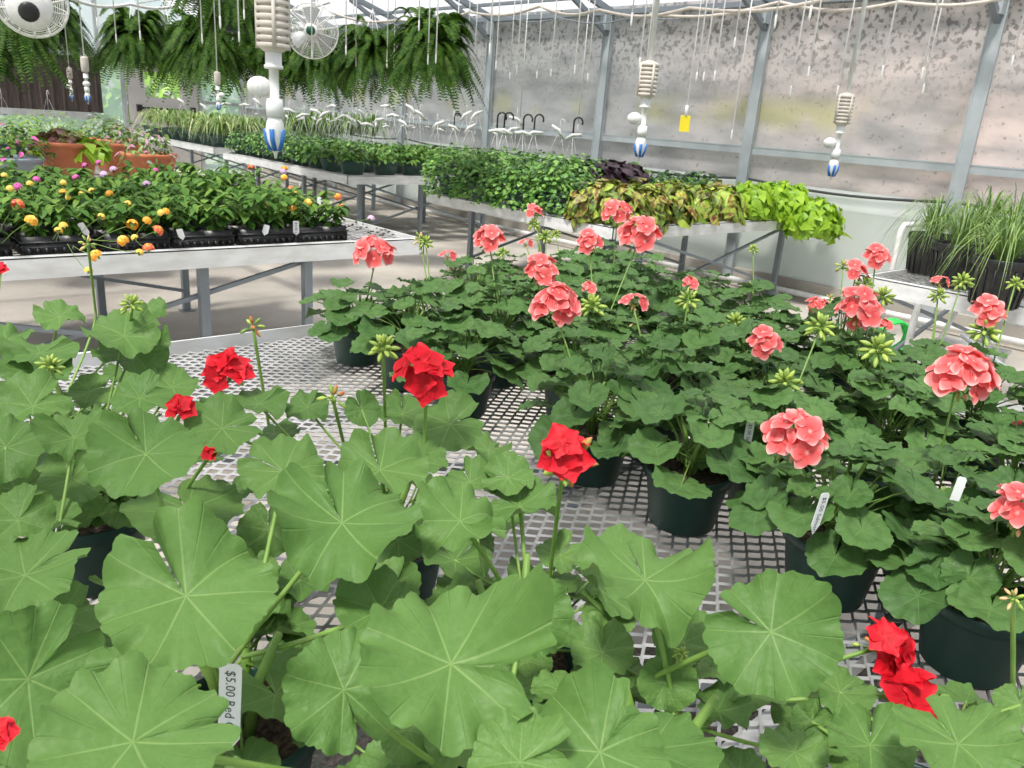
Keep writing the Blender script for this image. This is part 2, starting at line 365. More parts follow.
# loose gravel spilled under the near bench, damp trace beside it
def patch(name, mt, pts, z, seed):
    b = MB().use(mt); rr = random.Random(seed); P = []
    k = len(pts)
    for i in range(k):
        a, c = Vector(pts[i]), Vector(pts[(i+1) % k])
        for j in range(8):
            q = a.lerp(c, j/8); P.append((q.x+rr.uniform(-.04, .04), q.y+rr.uniform(-.04, .04), z))
    cx = sum(p[0] for p in P)/len(P); cy = sum(p[1] for p in P)/len(P)
    n = len(P); b.add(P+[(p[0]*1.02-cx*.02, p[1]*1.02-cy*.02, z-0.006) for p in P]+[(cx, cy, z+0.004)], [(i, (i+1) % n, 2*n) for i in range(n)]+[(i, n+i, n+(i+1) % n, (i+1) % n) for i in range(n)])
    o = b.obj(name); return o
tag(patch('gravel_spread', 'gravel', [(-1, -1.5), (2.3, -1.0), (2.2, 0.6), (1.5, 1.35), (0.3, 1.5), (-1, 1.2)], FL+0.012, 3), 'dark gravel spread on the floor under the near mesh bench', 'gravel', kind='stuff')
tag(patch('damp_patch', 'damp', [(0.4, 2.55), (1.3, 2.65), (2.0, 2.85), (1.4, 3.15), (0.2, 3.1)], FL+0.008, 4), 'damp brown patch on the concrete in front of the lantana bench', 'patch', kind='stuff')
# right side wall: upper weathered sheet, lower milky sheet, kerb
b = MB().use('side_cloth'); 
for k in range(40):
    y0 = NY+(EY-NY)*k/40; y1 = NY+(EY-NY)*(k+1)/40
    b.add([(WX+.05, y0, 1.0), (WX+.05, y1, 1.0), (WX+.05, y1, EAVE+.1), (WX+.05, y0, EAVE+.1), (WX+.058, y0, 1.0), (WX+.058, y1, 1.0), (WX+.058, y1, EAVE+.1), (WX+.058, y0, EAVE+.1)], [(0, 1, 2, 3), (7, 6, 5, 4), (0, 4, 5, 1)])
struct('wall_right', b)
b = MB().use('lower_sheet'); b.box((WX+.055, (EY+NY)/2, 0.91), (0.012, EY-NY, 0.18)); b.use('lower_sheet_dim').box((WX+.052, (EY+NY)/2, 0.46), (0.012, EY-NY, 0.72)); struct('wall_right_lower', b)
b = MB().use('concrete'); b.box((WX+.06, (EY+NY)/2, 0.015), (0.14, EY-NY, 0.17)); struct('baseboard_right', b)
# roll of cloth along the lower hem: sags between the posts
pts = []
for k in range(0, 131):
    y = NY+0.1+(EY-NY-.2)*k/130; ph = ((y-2.59) % 2.06)/2.06
    pts.append((WX+.02, y, 1.01-0.05*math.sin(PI*ph)))
b = MB().use('cloth_edge'); b.tube(pts, 0.014, 6); struct('trim_1', b, True)
ti = 2
POSTS = [0.54, 2.59, 4.65, 6.70, 8.78, 10.85, 12.91, 14.97]
for y in POSTS:
    b = MB().use('post_paint'); HZ = (EAVE+FL)/2; b.box((WX-.03, y, HZ), (0.05, 0.10, EAVE-FL)); b.box((WX-.058, y-.052, HZ), (0.008, 0.012, EAVE-FL)); b.box((WX-.058, y+.052, HZ), (0.008, 0.012, EAVE-FL))
    b.box((WX-.09, y, EAVE-.09), (0.10, 0.085, 0.16)); struct('trim_%d' % ti, b); ti += 1
b = MB().use('post_paint'); b.box((WX+.005, (EY+NY)/2, 1.285), (0.035, EY-NY, 0.07)); b.box((WX-.012, (EY+NY)/2, 1.32), (0.008, EY-NY, 0.012)); struct('trim_%d' % ti, b); ti += 1
b = MB().use('brace_steel'); b.box((WX-.02, (EY+NY)/2, EAVE+.02), (0.10, EY-NY, 0.05)); b.box((WX-.42, (EY+NY)/2, EAVE+.13), (0.05, EY-NY, 0.035)); struct('trim_%d' % ti, b); ti += 1
# roof: rafters, bottom chords, purlins, sheets
RX, RZ = 0.3, 4.6
for y in POSTS[:-1]:
    b = MB().use('brace_steel'); b.bar((WX-.02, y, EAVE+.03), (RX, y, RZ), 0.05, 0.07); b.bar((RX, y, RZ), (WL, y, EAVE+.03), 0.05, 0.07)
    b.bar((WX-.02, y, EAVE-.22), (WX-.95, y, EAVE+.24), 0.05, 0.05)
    b.bar((WX-.95, y, EAVE+.28), (WL+.9, y, EAVE+.28), 0.04, 0.04)
    for k in range(-5, 6):
        xx = RX+k*1.1
        top = RZ-(abs(xx-RX))*(RZ-EAVE)/(WX-RX)
        b.bar((xx, y, EAVE+.28), (xx+(.5 if k < 0 else -.5), y, top+.05), 0.022, 0.022)
    struct('trim_%d' % ti, b); ti += 1
b = MB().use('galv')
for k in range(1, 7):
    f = k/7
    for sgn, X1 in ((1, WX), (-1, WL)):
        xx = X1+(RX-X1)*f; b.box((xx, (EY+NY)/2, EAVE+(RZ-EAVE)*f+.07), (0.05, EY-NY, 0.04))
struct('trim_%d' % ti, b); ti += 1
b = MB().use('galv')
for xx in (-4.5, -3, -1.5, -0.3, 0.8, 1.7, 2.6, 3.5, 4.4, 5.3, 6.2): b.tube([(xx, NY, EAVE+.31), (xx, EY, EAVE+.31)], 0.010, 6)
struct('trim_%d' % ti, b); ti += 1
b = MB().use('roof_sheet')
for X1 in (WX+.1, WL-.1):
    b.add([(X1, NY, EAVE+.09), (X1, EY, EAVE+.09), (RX, EY, RZ+.13), (RX, NY, RZ+.13)], [(0, 1, 2, 3)])
struct('ceiling', b)
b = MB().use('lower_sheet'); b.box((WL-.05, (EY+NY)/2, (EAVE+.1)/2), (0.02, EY-NY, EAVE+.1)); struct('wall_left', b)
b = MB().use('end_glazing'); b.add([(WL, NY, 0), (WX, NY, 0), (WX, NY, EAVE), (RX, NY, RZ), (WL, NY, EAVE)], [(0, 1, 2, 3, 4)]); struct('wall_near', b)
# end wall with the cooling pad, door and glazing
b = MB().use('end_glazing'); b.add([(WL, EY, FL), (4.61, EY, FL), (4.61, EY, 1.0), (WL, EY, 1.0)], [(0, 1, 2, 3)])
b.add([(WL, EY, 2.1), (WX, EY, 2.1), (WX, EY, EAVE), (RX, EY, RZ), (WL, EY, EAVE)], [(0, 1, 2, 3, 4)])
b.add([(4.61, EY, FL), (5.03, EY, FL), (5.03, EY, 2.1), (4.61, EY, 2.1)], [(0, 1, 2, 3)])
b.add([(6.41, EY, FL), (WX, EY, FL), (WX, EY, 2.1), (6.41, EY, 2.1)], [(0, 1, 2, 3)]); struct('wall_far', b)
b = MB().use('cooling_pad'); b.box((-.95, EY-.06, 1.46), (11.1, 0.12, 0.94))
for k in range(60): b.box((4.5-k*.18, EY-.135, 1.46), (0.035, 0.03, 0.94))
struct('trim_%d' % ti, b); ti += 1
b = MB().use('galv'); b.box((0.2, EY-.1, 2.02), (13.2, 0.2, 0.17)); b.box((-1.0, EY-.1, 0.93), (10.9, 0.2, 0.12))
b.box((5.01, EY-.04, .96), (0.07, 0.08, 2.06)); b.box((6.43, EY-.04, .96), (0.07, 0.08, 2.06)); b.box((WX-.06, EY-.05, 1.2), (0.1, 0.1, 2.5)); b.box((6.90, EY-.04, 1.3), (0.86, 0.05, 0.06))
for xx in (-4, -2, 0, 2, 4.61): b.box((xx, EY-.04, 2.9), (0.06, 0.06, 1.6))
struct('trim_%d' % ti, b); ti += 1
b = MB().use('door_paint')
dx0, dx1 = 5.07, 6.38
wx0, wx1, wz0, wz1 = 5.38, 6.05, 1.33, 1.78
yd = EY-.05
b.box(((dx0+wx0)/2, yd, 1.0), (wx0-dx0, 0.05, 2.0)); b.box(((wx1+dx1)/2, yd, 1.0), (dx1-wx1, 0.05, 2.0))
b.box(((wx0+wx1)/2, yd, wz0/2), (wx1-wx0, 0.05, wz0)); b.box(((wx0+wx1)/2, yd, (wz1+2.0)/2), (wx1-wx0, 0.05, 2.0-wz1))
dr = struct('door_1', b)
b = MB().use('clear_grey'); b.box(((wx0+wx1)/2, yd, (wz0+wz1)/2), (wx1-wx0, 0.008, wz1-wz0))
mat('clear_pane', (0.8, 0.9, 0.85), 0.1, transp=0.85); b.mats = ['clear_pane']; b.obj('door_pane', dr, smooth=False)
b = MB().use('hook_black'); b.box((5.25, yd-.05, 1.12), (0.09, 0.06, 0.13)); b.box((6.26, yd-.05, 1.12), (0.1, 0.06, 0.14)); b.box((5.75, yd-.06, 1.13), (0.95, 0.03, 0.035)); b.obj('push_bar', dr, smooth=False)
# bright shrubs outside, beyond the door
b = MB().use('lime_leaf'); rr = random.Random(5)
for i in range(1500):
    p = Vector((rr.uniform(3, 10), EY+2.2+rr.random()*1.2, rr.random()**.8*2.1)); s_ = .13
    M_ = basis((rr.uniform(-1, 1), rr.uniform(-1, 0), rr.random()), (1, rr.random(), 0))
    b.add([p+M_ @ Vector(q) for q in ((-s_, -s_*.5, 0), (s_, -s_*.5, 0), (s_, s_*.5, 0), (-s_, s_*.5, 0))], [(0, 1, 2, 3)])
tag(b.obj('hedge'), 'sunlit green hedge outside, seen through the door pane', 'hedge', kind='stuff')
# white heating pipe along the foot of the wall
b = MB().use('plastic_white'); b.tube([(WX-.13, NY+.4, FL+.07), (WX-.13, EY-.2, FL+.07)], 0.028, 10)
for k in range(9): b.box((WX-.13, -2+k*2, FL+.03), (0.05, 0.05, 0.06))
tag(b.obj('wall_foot_pipe'), 'long white pipe running along the foot of the side wall', 'pipe')

# ------------------------------------------------------------------ benches
def expanded(b, x0, x1, y0, y1, z, LWD=0.040, SWD=0.0165, wd=0.0056, th=0.0028, full=True):
    """Expanded metal: rows of zigzag strands bonded at their peaks, drawn rows running along x."""
    rows = int((y1-y0)/SWD); n = int((x1-x0)/LWD*4)
    hx = LWD/4
    for j in range(rows+1):
        yc = y0+j*SWD; V = []; 
        A = SWD/2-wd*0.30
        for i in range(n+1):
            ph = i % 4
            s_ = (A if ph in (0, 1) else -A)
            if j % 2: s_ = -s_
            sh = (hx*0.38 if ph in (0, 2) else -hx*0.38)
            x = x0+i*hx+sh; y = yc+s_; tz = z+(0.0016 if s_ > 0 else -0.0016)
            V += [(x, y-wd/2, tz-th*.3), (x, y+wd/2, tz+th*.7), (x, y+wd/2*0.6, tz-th*1.3)]
        Fc = []
        for i in range(n):
            a = i*3; c = a+3
            Fc.append((a, c, c+1, a+1))
            if full: Fc.append((a+2, a, a, a+2)) if False else Fc.append((a+1, c+1, c+2, a+2))
        b.add(V, Fc)
def bench(name, label, x0, x1, y0, y1, z=0.70, mesh=(0.046, 0.0160, 0.0056), legs_x=None, legs_y=None, lip=0.012, fr=0.078, open_mesh=True, braces=True):
    t = thing(name, label, 'bench', (x0, y0, 0))
    o = Vector((x0, y0, 0)); W, D = x1-x0, y1-y0; zb = z-fr
    def mk(nm, m_, fn, smooth=False):
        b = MB().use(m_); fn(b); return b.obj(nm, t, smooth)
    def rail(p, q):
        def fn(b):
            p_, q_ = Vector(p), Vector(q); d = (q_-p_).normalized(); inn = Vector((-d.y, d.x, 0))
            b.bar(p_+inn*.003+Vector((0, 0, zb+fr/2+lip/2)), q_+inn*.003+Vector((0, 0, zb+fr/2+lip/2)), .006, fr+lip)
            b.bar(p_+inn*.018+Vector((0, 0, z+lip-.0025)), q_+inn*.018+Vector((0, 0, z+lip-.0025)), .036, .005)
            b.bar(p_+inn*.016+Vector((0, 0, zb+.003)), q_+inn*.016+Vector((0, 0, zb+.003)), .03, .006)
            b.bar(p_+inn*.034+Vector((0, 0, z+lip-.012)), q_+inn*.034+Vector((0, 0, z+lip*.5-.006)), .004, lip+.02)
        return fn
    mk('side_rail', 'alu', rail((0, 0, 0), (W, 0, 0))); mk('side_rail', 'alu', rail((W, 0, 0), (W, D, 0)))
    mk('side_rail', 'alu', rail((W, D, 0), (0, D, 0))); mk('side_rail', 'alu', rail((0, D, 0), (0, 0, 0)))
    if mesh:
        b = MB().use('mesh_steel'); expanded(b, 0.03, W-.03, 0.03, D-.03, z-.006, *mesh); b.obj('mesh_top', t, False)
    ny = max(2, int(D/0.62))
    for k in range(1, ny):
        mk('cross_bar', 'galv', lambda b, k=k: b.box((W/2, D*k/ny, z-.034), (W-.02, .028, .03)))
    lx = legs_x or [W*.14, W*.86]; ly = legs_y or [D*.1, D*.5, D*.9]
    for i, a in enumerate(lx):
        for c in ly:
            def fn(b, a=a, c=c):
                b.box((a, c, (zb+.02+FL)/2), (.045, .045, zb-FL)); b.box((a, c, FL+.004), (.09, .09, .008))
            mk('leg', 'brace_steel', fn)
    if braces:
        for c in ly:
            mk('brace', 'brace_steel', lambda b, c=c: b.bar((lx[0], c+.03, .08), (lx[-1], c+.03, zb-.02), .022, .022))
            mk('brace', 'brace_steel', lambda b, c=c: b.bar((lx[-1], c-.03, .08), (lx[0], c-.03, zb-.02), .022, .022))
    return t
BX0, BX1, BY0, BY1 = -0.02, 2.56, -0.9, 2.28
bench('plant_bench', 'silver expanded-mesh bench carrying the potted red and salmon geraniums', BX0, BX1, BY0, BY1, lip=.026)
bench('plant_bench', 'long silver bench under the black lantana trays beyond the concrete aisle', -0.6, 2.73, 3.78, 7.6, legs_x=[0.45, 2.06, 2.62], mesh=(0.09, 0.03, 0.008), legs_y=[0.08, 1.9, 3.6])
bench('plant_bench', 'silver bench by the side wall under coleus and bushy green plants', 4.45, 7.18, 3.83, 6.16, legs_x=[0.46, 2.56], legs_y=[0.1, 1.2, 2.2], mesh=(0.09, 0.05, 0.008))
bench('plant_bench', 'silver bench under dark green hanging baskets below the ferns', 4.52, 7.1, 7.70, 11.0, legs_x=[0.35, 1.2, 2.2], mesh=(0.09, 0.05, 0.008))
bench('plant_bench', 'silver bench under the spider plants near the far door', 4.76, 7.1, 11.9, 15.4, mesh=(0.09, 0.05, 0.008))
bench('plant_bench', 'silver mesh bench holding black pots of grassy plants', 4.45, 7.1, -0.6, 1.98, legs_x=[0.15, 2.2], mesh=(0.075, 0.05, 0.008), legs_y=[0.2, 1.3, 2.5])
bench('plant_bench', 'far silver bench of hanging pots in front of the dark cooling pad', -0.4, 2.73, 8.2, 11.2, mesh=(0.12, 0.07, 0.01))

# ------------------------------------------------------------------ geranium leaves and flowers
def ger_leaf(b, c, nrm, tipdir, Rr, rnd, nr=7, na=64, cup=None, pleat=0.05, wave=0.10, fold=0.0, gap=None, calm=1.0):
    """A round, lobed, scalloped leaf joined to its stalk at the notch."""
    Mx = basis(nrm, tipdir); c = Vector(c)
    cup = rnd.uniform(0.05, 0.26) if cup is None else cup
    p1, p2, p3 = rnd.uniform(0, 6.28), rnd.uniform(0, 6.28), rnd.uniform(0, 6.28)
    w2 = wave*rnd.uniform(0.9, 1.7); w3 = wave*rnd.uniform(0.5, 1.2); nl = 7
    folds = [(rnd.uniform(-2.6, 2.6), calm*rnd.uniform(.15, .36)*(1 if rnd.random() < .7 else -.6), rnd.uniform(.22, .5)) for _ in range(rnd.choice((1, 2, 2, 3)))]
    dep = [rnd.uniform(.01, .065) for _ in range(8)]; gap = rnd.uniform(.02, .16) if gap is None else gap
    V = [c]; UV = [(0.5, 0.5)]
    cols = []
    for j in range(na+1):
        a = -PI+gap+(2*PI-2*gap)*j/na
        u = a*nl/(2*PI)+.5; k = int(math.floor(u)) % nl; fr = abs(u-math.floor(u)-.5)*2
        lob = 1-dep[k]*fr**5-dep[(k+(1 if u-math.floor(u) > .5 else -1)) % nl]*.6*fr**8
        scal = 1-0.062*(1-abs(math.sin(a*nl*1.5+.3)))**1.5
        kid = min(1.0, ((PI-abs(a))/.36+.38))**.6
        cols.append((a, lob, scal, kid*(1+.05*math.sin(a+p3)+.04*math.sin(2*a+p1))))
    for i in range(1, nr+1):
        r = (i/nr)**0.9
        for (a, lob, scal, kd) in cols:
            Rl = kd*(1+(lob-1)*r*r)*(1+(scal-1)*r**5)
            x, y = r*math.cos(a)*Rl, r*math.sin(a)*Rl
            z = cup*(r**1.2)-0.25*r**3*cup
            z += pleat*.8*r*(1-0.35*r)*(abs(math.sin(nl*a/2))**1.5)
            z += w2*r*r*math.sin(2*a+p1)+w3*r*r*math.sin(3*a+p2)+0.55*w3*r**4*math.sin(6*a+p3)+0.45*w2*r**5*math.sin(11*a+p2)+0.028*r**6*math.sin(nl*3*a)
            for (fa, fh, fw_) in folds:
                dd = (a-fa)/fw_; z += fh*r**1.7*math.exp(-dd*dd); x -= abs(fh)*.18*r*r*math.exp(-dd*dd)*math.cos(fa); y -= abs(fh)*.18*r*r*math.exp(-dd*dd)*math.sin(fa)
            V.append(c+Mx @ (Vector((x, y, z))*Rr)); UV.append((0.5+0.5*r*math.cos(a), 0.5+0.5*r*math.sin(a)))
    Fc = [(0, 1+j, 2+j) for j in range(na)]
    for i in range(nr-1):
        o = 1+i*(na+1)
        for j in range(na): Fc.append((o+j, o+na+1+j, o+na+2+j, o+j+1))
    b.add(V, Fc, UV)

def floret(b, c, nrm, s, rnd, pointed=False, open_=1.0):
    Mx = basis(nrm, (rnd.uniform(-1, 1), rnd.uniform(-1, 1), rnd.uniform(-1, 1))); c = Vector(c)
    n1 = 5; ra, rb = 7, 5
    for k in range(5):
        a0 = 2*PI*k/5+rnd.uniform(-.12, .12); L_ = s*rnd.uniform(.88, 1.1); W_ = s*(0.46 if not pointed else 0.45)*rnd.uniform(.9, 1.15); tilt = rnd.uniform(-.10, 0.14)*open_
        V = []; UV = []
        for i in range(ra+1):
            u = i/ra
            wdt = W_*(0.10+0.95*math.sin(PI*(u*(.80 if not pointed else .88)+.02)))
            for j in range(rb):
                v = (j/(rb-1)-.5)*2
                rx = L_*(u+(0.12 if pointed else 0.06)*(1-v*v)*u*u-0.10*v*v*u)
                ry = wdt*v
                z = s*(tilt*u*u*0.9+0.10*v*v*u+0.03*math.sin(6*u+3*v+k))
                V.append(c+Mx @ Vector((rx*math.cos(a0)-ry*math.sin(a0), rx*math.sin(a0)+ry*math.cos(a0), z))); UV.append((0.5+v*.5, u))
        b.add(V, [(i*rb+j, (i+1)*rb+j, (i+1)*rb+j+1, i*rb+j+1) for i in range(ra) for j in range(rb-1)], UV)

def bud(b, a, d, L_, r):
    d = Vector(d).normalized(); a = Vector(a)
    Mx = basis(d, (1, 0.3, 0)); prof = [(r*.35, 0), (r*.9, L_*.25), (r, L_*.5), (r*.7, L_*.8), (r*.1, L_)]
    b.lathe(prof, a, 6, Mx, True)

def umbel(kind, n, rad, rnd, buds=4, side=0.0, fs=.46):
    """Flower head around its own origin (the point where the florets' stalks meet): mesh parts blooms and green."""
    bl = MB().use(kind+'_petal'); gr = MB().use('stalk')
    dirs = []
    for i in range(n):
        f = (i+0.5)/n; th = math.acos(1-f*(.78 if n > 8 else 0.42 if kind == 'red' else 0.6))+rnd.uniform(-.16, .16); ph = i*2.39996+rnd.uniform(-.4, .4)
        d = Vector((math.sin(th)*math.cos(ph)*1.0+side, math.sin(th)*math.sin(ph), math.cos(th)*0.85+0.1)).normalized(); dirs.append(d)
    for d in dirs:
        L_ = rad*rnd.uniform(.60, .95); p = d*L_; p.z += rad*0.12
        nd = (d+Vector((rnd.uniform(-.35, .35), rnd.uniform(-.35, .35), 0.25))).normalized()
        floret(bl, p, nd, fs*rad*rnd.uniform(.9, 1.1), rnd, kind == 'red')
        gr.use('stalk').tube(bez((0, 0, 0), d*L_*.5+Vector((0, 0, .1*rad)), p-nd*.004, 3), 0.0010, 5, False)
    for i in range(buds):
        ph = rnd.uniform(0, 6.28); d = Vector((math.cos(ph), math.sin(ph), rnd.uniform(-.7, .3))).normalized(); L_ = rad*rnd.uniform(.25, .5)
        gr.use('stalk').tube([(0, 0, 0), d*L_], 0.0010, 4, False); gr.use('bud_green' if i % 3 else ('bud_red' if kind == 'red' else 'bud_salmon')); bud(gr, d*L_, d+Vector((0, 0, -.5)), rad*.24, rad*.07)
    gr.use('bud_green').lathe([(.0015, -.006), (.0055, -.001), (.006, .002), (.003, .005)], (0, 0, 0), 8)
    return bl.mesh('petals'), gr.mesh('pedicels')

def bud_cluster(kind, n, rad, rnd):
    gr = MB()
    for i in range(n):
        f = (i+.5)/n; th = f*2.1; ph = i*2.4+rnd.uniform(-.3, .3)
        d = Vector((math.sin(th)*math.cos(ph), math.sin(th)*math.sin(ph), math.cos(th))).normalized(); L_ = rad*rnd.uniform(.3, .5)
        gr.use('stalk').tube([(0, 0, 0), d*L_], 0.0011, 4, False)
        gr.use('bud_green' if (kind == 'green' or i % 3) else kind)
        bud(gr, d*L_, d+Vector((0, 0, -.45)), rad*.70, rad*.15)
    gr.use('bud_green').lathe([(.0015, -.006), (.0055, -.001), (.006, .002), (.003, .005)], (0, 0, 0), 8)
    return gr.mesh('buds')
RU = random.Random(21)
UMB = {'salmon': [umbel('salmon', 11+k, .048, RU, fs=.47) for k in range(4)], 'salmon_few': [umbel('salmon', 6+k, .042, RU, 8, fs=.52) for k in range(3)], 'salmon_two': [umbel('salmon', 3+k, .032, RU, 9, fs=.70) for k in range(2)],
       'red': [umbel('red', 6, .046, RU, 3, fs=.66), umbel('red', 5, .046, RU, 4, fs=.70), umbel('red', 4, .046, RU, 6, fs=.80)], 'red_few': [umbel('red', 3, .046, RU, 6, fs=.95) for _ in range(2)], 'red_side': [umbel('red', 8, .050, RU, 2, side=.5, fs=.55)]}
BUD = {'green': [bud_cluster('green', 20, .030, RU) for _ in range(3)], 'bud_red': [bud_cluster('bud_red', 7, .027, RU) for _ in range(2)], 'bud_salmon': [bud_cluster('bud_salmon', 10, .026, RU) for _ in range(2)]}

def flower_on(plant, kind, pos, base, size, idx, thick=0.0022, bend=None, rot=None, via=None):
    """A flower or bud head at pos (world) whose stem rises from base (world); children of the plant."""
    o0 = plant.location; pos = Vector(pos); base = Vector(base)
    mid = (pos+base)/2+Vector(bend or (0, 0, 0)); mid.x = mid.x*.5+base.x*.25+pos.x*.25; mid.y = mid.y*.5+base.y*.25+pos.y*.25
    b = MB().use('stalk'); b.tube([p-o0 for p in bez(base, mid, pos, 7)], [thick*1.25]*3+[thick]*5, 7)
    if via is not None:
        via = Vector(via); b = MB().use('stalk'); b.tube([p-o0 for p in bez(base, via-Vector((0, 0, .03)), via, 4)[:-1]+bez(via, via.lerp(pos, .5)+Vector((0, 0, .004)), pos, 6)], thick, 7)
    st = b.obj('flower_stem', plant)
    if kind in UMB:
        ref = {'salmon': .050, 'red': .066, 'red_few': .066, 'red_side': .066}.get(kind, .050)
        pm, gm = UMB[kind][idx % len(UMB[kind])]
        h = mo('flower_head', gm, plant, pos-o0, (Matrix.Rotation(.75 if kind.startswith('red') else .42, 3, rt0) @ Matrix.Rotation(rot if rot is not None else idx*1.7, 3, 'Z')).to_euler(), size/2/ref)
        mo('petals', pm, h)
    else:
        mo('bud_cluster', BUD[kind][idx % len(BUD[kind])], plant, pos-o0, (0, 0, idx*1.1), size/.056)

# pots
def pot_mesh(r, h, m_, ribs=0, n=32):
    b = MB().use(m_)
    b.lathe([(r*.74, 0), (r*.76, .004), (r*.93, h*.80), (r*.95, h*.82), (r*1.0, h*.83), (r*1.0, h*.985), (r*.985, h), (r*.95, h), (r*.93, h*.97), (r*.90, h*.85), (r*.70, .006)], n=n)
    if ribs:
        for k in range(ribs):
            a = 2*PI*k/ribs; b.bar((r*.79*math.cos(a), r*.79*math.sin(a), h*.03), (r*.95*math.cos(a), r*.95*math.sin(a), h*.80), .006, .006, (math.cos(a), math.sin(a), 0))
    return b.mesh('pot')
def soil_mesh(r, h):
    b = MB().use('soil'); V = []; n = 24; rr = random.Random(3)
    for i in range(6):
        for j in range(n):
            q = r*.905*(i+.02)/5; a = 2*PI*j/n; V.append((q*math.cos(a), q*math.sin(a), h*.87+rr.uniform(-.003, .004)))
    b.add(V, [(i*n+j, i*n+(j+1) % n, (i+1)*n+(j+1) % n, (i+1)*n+j) for i in range(5) for j in range(n)]); return b.mesh('soil')
PR, PH = 0.081, 0.112
POT = pot_mesh(PR, PH, 'pot_green'); SOIL = soil_mesh(PR, PH)
BT = 0.70     # bench top

def salmon_foliage(seed, n=30):
    rnd = random.Random(seed); b = MB()
    for s_ in range(4):
        a = rnd.uniform(0, 6.28); b.use('stalk').tube([(0.008*math.cos(a), .008*math.sin(a), PH*.8), (0.03*math.cos(a), .03*math.sin(a), PH+.05), (.045*math.cos(a+.4), .045*math.sin(a+.4), PH+.10)], [.005, .0042, .003], 6)
    for i in range(n):
        f = (i+.5)/n; ph = i*2.39996+rnd.uniform(-.3, .3); rad = 0.150*math.sqrt(f)*rnd.uniform(.85, 1.1)
        z = PH+0.130-0.125*f**1.1+rnd.uniform(-.02, .028)
        c = Vector((rad*math.cos(ph), rad*math.sin(ph), z)); Rr = rnd.uniform(.034, .052)*(0.80+.34*f)
        out = Vector((math.cos(ph), math.sin(ph), 0)); nrm = Vector((0, 0, 1))+out*(0.10+.45*f)*rnd.uniform(.3, 1.3)+Vector((rnd.uniform(-.25, .25), rnd.uniform(-.25, .25), 0))
        b.use('salmon_leaf'); ger_leaf(b, c, nrm, out+Vector((rnd.uniform(-.4, .4), rnd.uniform(-.4, .4), 0)), Rr, rnd, 5, 63, wave=0.075, pleat=.055, calm=.55, gap=rnd.uniform(.02, .1))
        b.use('stalk').tube(bez((rnd.uniform(-.02, .02), rnd.uniform(-.02, .02), PH+.01), (c.x*.35, c.y*.35, (PH+c.z)/2+.02), c-nrm.normalized()*.001, 4), .0014, 5, False)
    return b.mesh('foliage')
SF = [salmon_foliage(100+i, 25+3*(i % 3)) for i in range(9)]

# ------------------------------------------------------------------ salmon geraniums, in files running away from the viewer
plants = []          # (object, x, y)
files = [  # x of the file, list of y, from the near end to the far plank
    (1.17, [-0.02, 0.25, 0.47, 0.76, 1.00, 1.44, 1.68, 1.93]),
    (1.38, [0.13, 0.42, 0.72, 0.98, 1.25, 1.55, 1.85]),
    (1.63, [0.05, 0.34, 0.60, 0.86, 1.12, 1.40, 1.68, 1.95]),
    (1.88, [0.26, 0.50, 0.78, 1.04, 1.32, 1.58, 1.86, 2.10]),
    (2.12, [0.70, 0.94, 1.20, 1.46, 1.74, 2.00]),
    (2.34, [1.34, 1.60, 1.88, 2.10])]
RG = random.Random(11)
FN = ['edge row beside open mesh', 'second row from the open mesh', 'third row from the open mesh', 'fourth row from the open mesh', 'fifth row from the open mesh', 'sixth row from the open mesh', 'last row by the far edge']
for fi, (fx, ys) in enumerate(files):
    for yi, fy in enumerate(ys):
        jx = 0 if fi == 0 else RG.uniform(-.03, .03); jy = 0 if fi == 0 else RG.uniform(-.03, .03)
        k = len(ys)-yi
        pos = {0: 'nearest the viewer'}.get(yi, nth(k)+' from the far plank' if k > 1 else 'first by the far plank')
        t = thing('potted_geranium', 'salmon geranium, %s, %s' % (FN[fi], pos), 'potted plant', (fx+jx, fy+jy, BT+.001), RG.uniform(0, 6.28), 'salmon geraniums crowded on the near bench')
        mo('pot', POT, t); mo('soil', SOIL, t); mo('foliage', SF[(fi*3+yi) % len(SF)], t, scale=(1, 1, RG.uniform(.88, 1.1)))
        plants.append((t, fx+jx, fy+jy))
# the plants carry a rotation: bake it into their foliage so heads can be placed in plain world directions
for t, _, _ in plants:
    rz = t.rotation_euler[2]; t.rotation_euler[2] = 0
    for ch in t.children: ch.rotation_euler[2] = rz
def nearest(lst, x, y, dx=0, dy=0):
    return min(lst, key=lambda q: (q[1]-x-dx)**2+(q[2]-y-dy)**2)
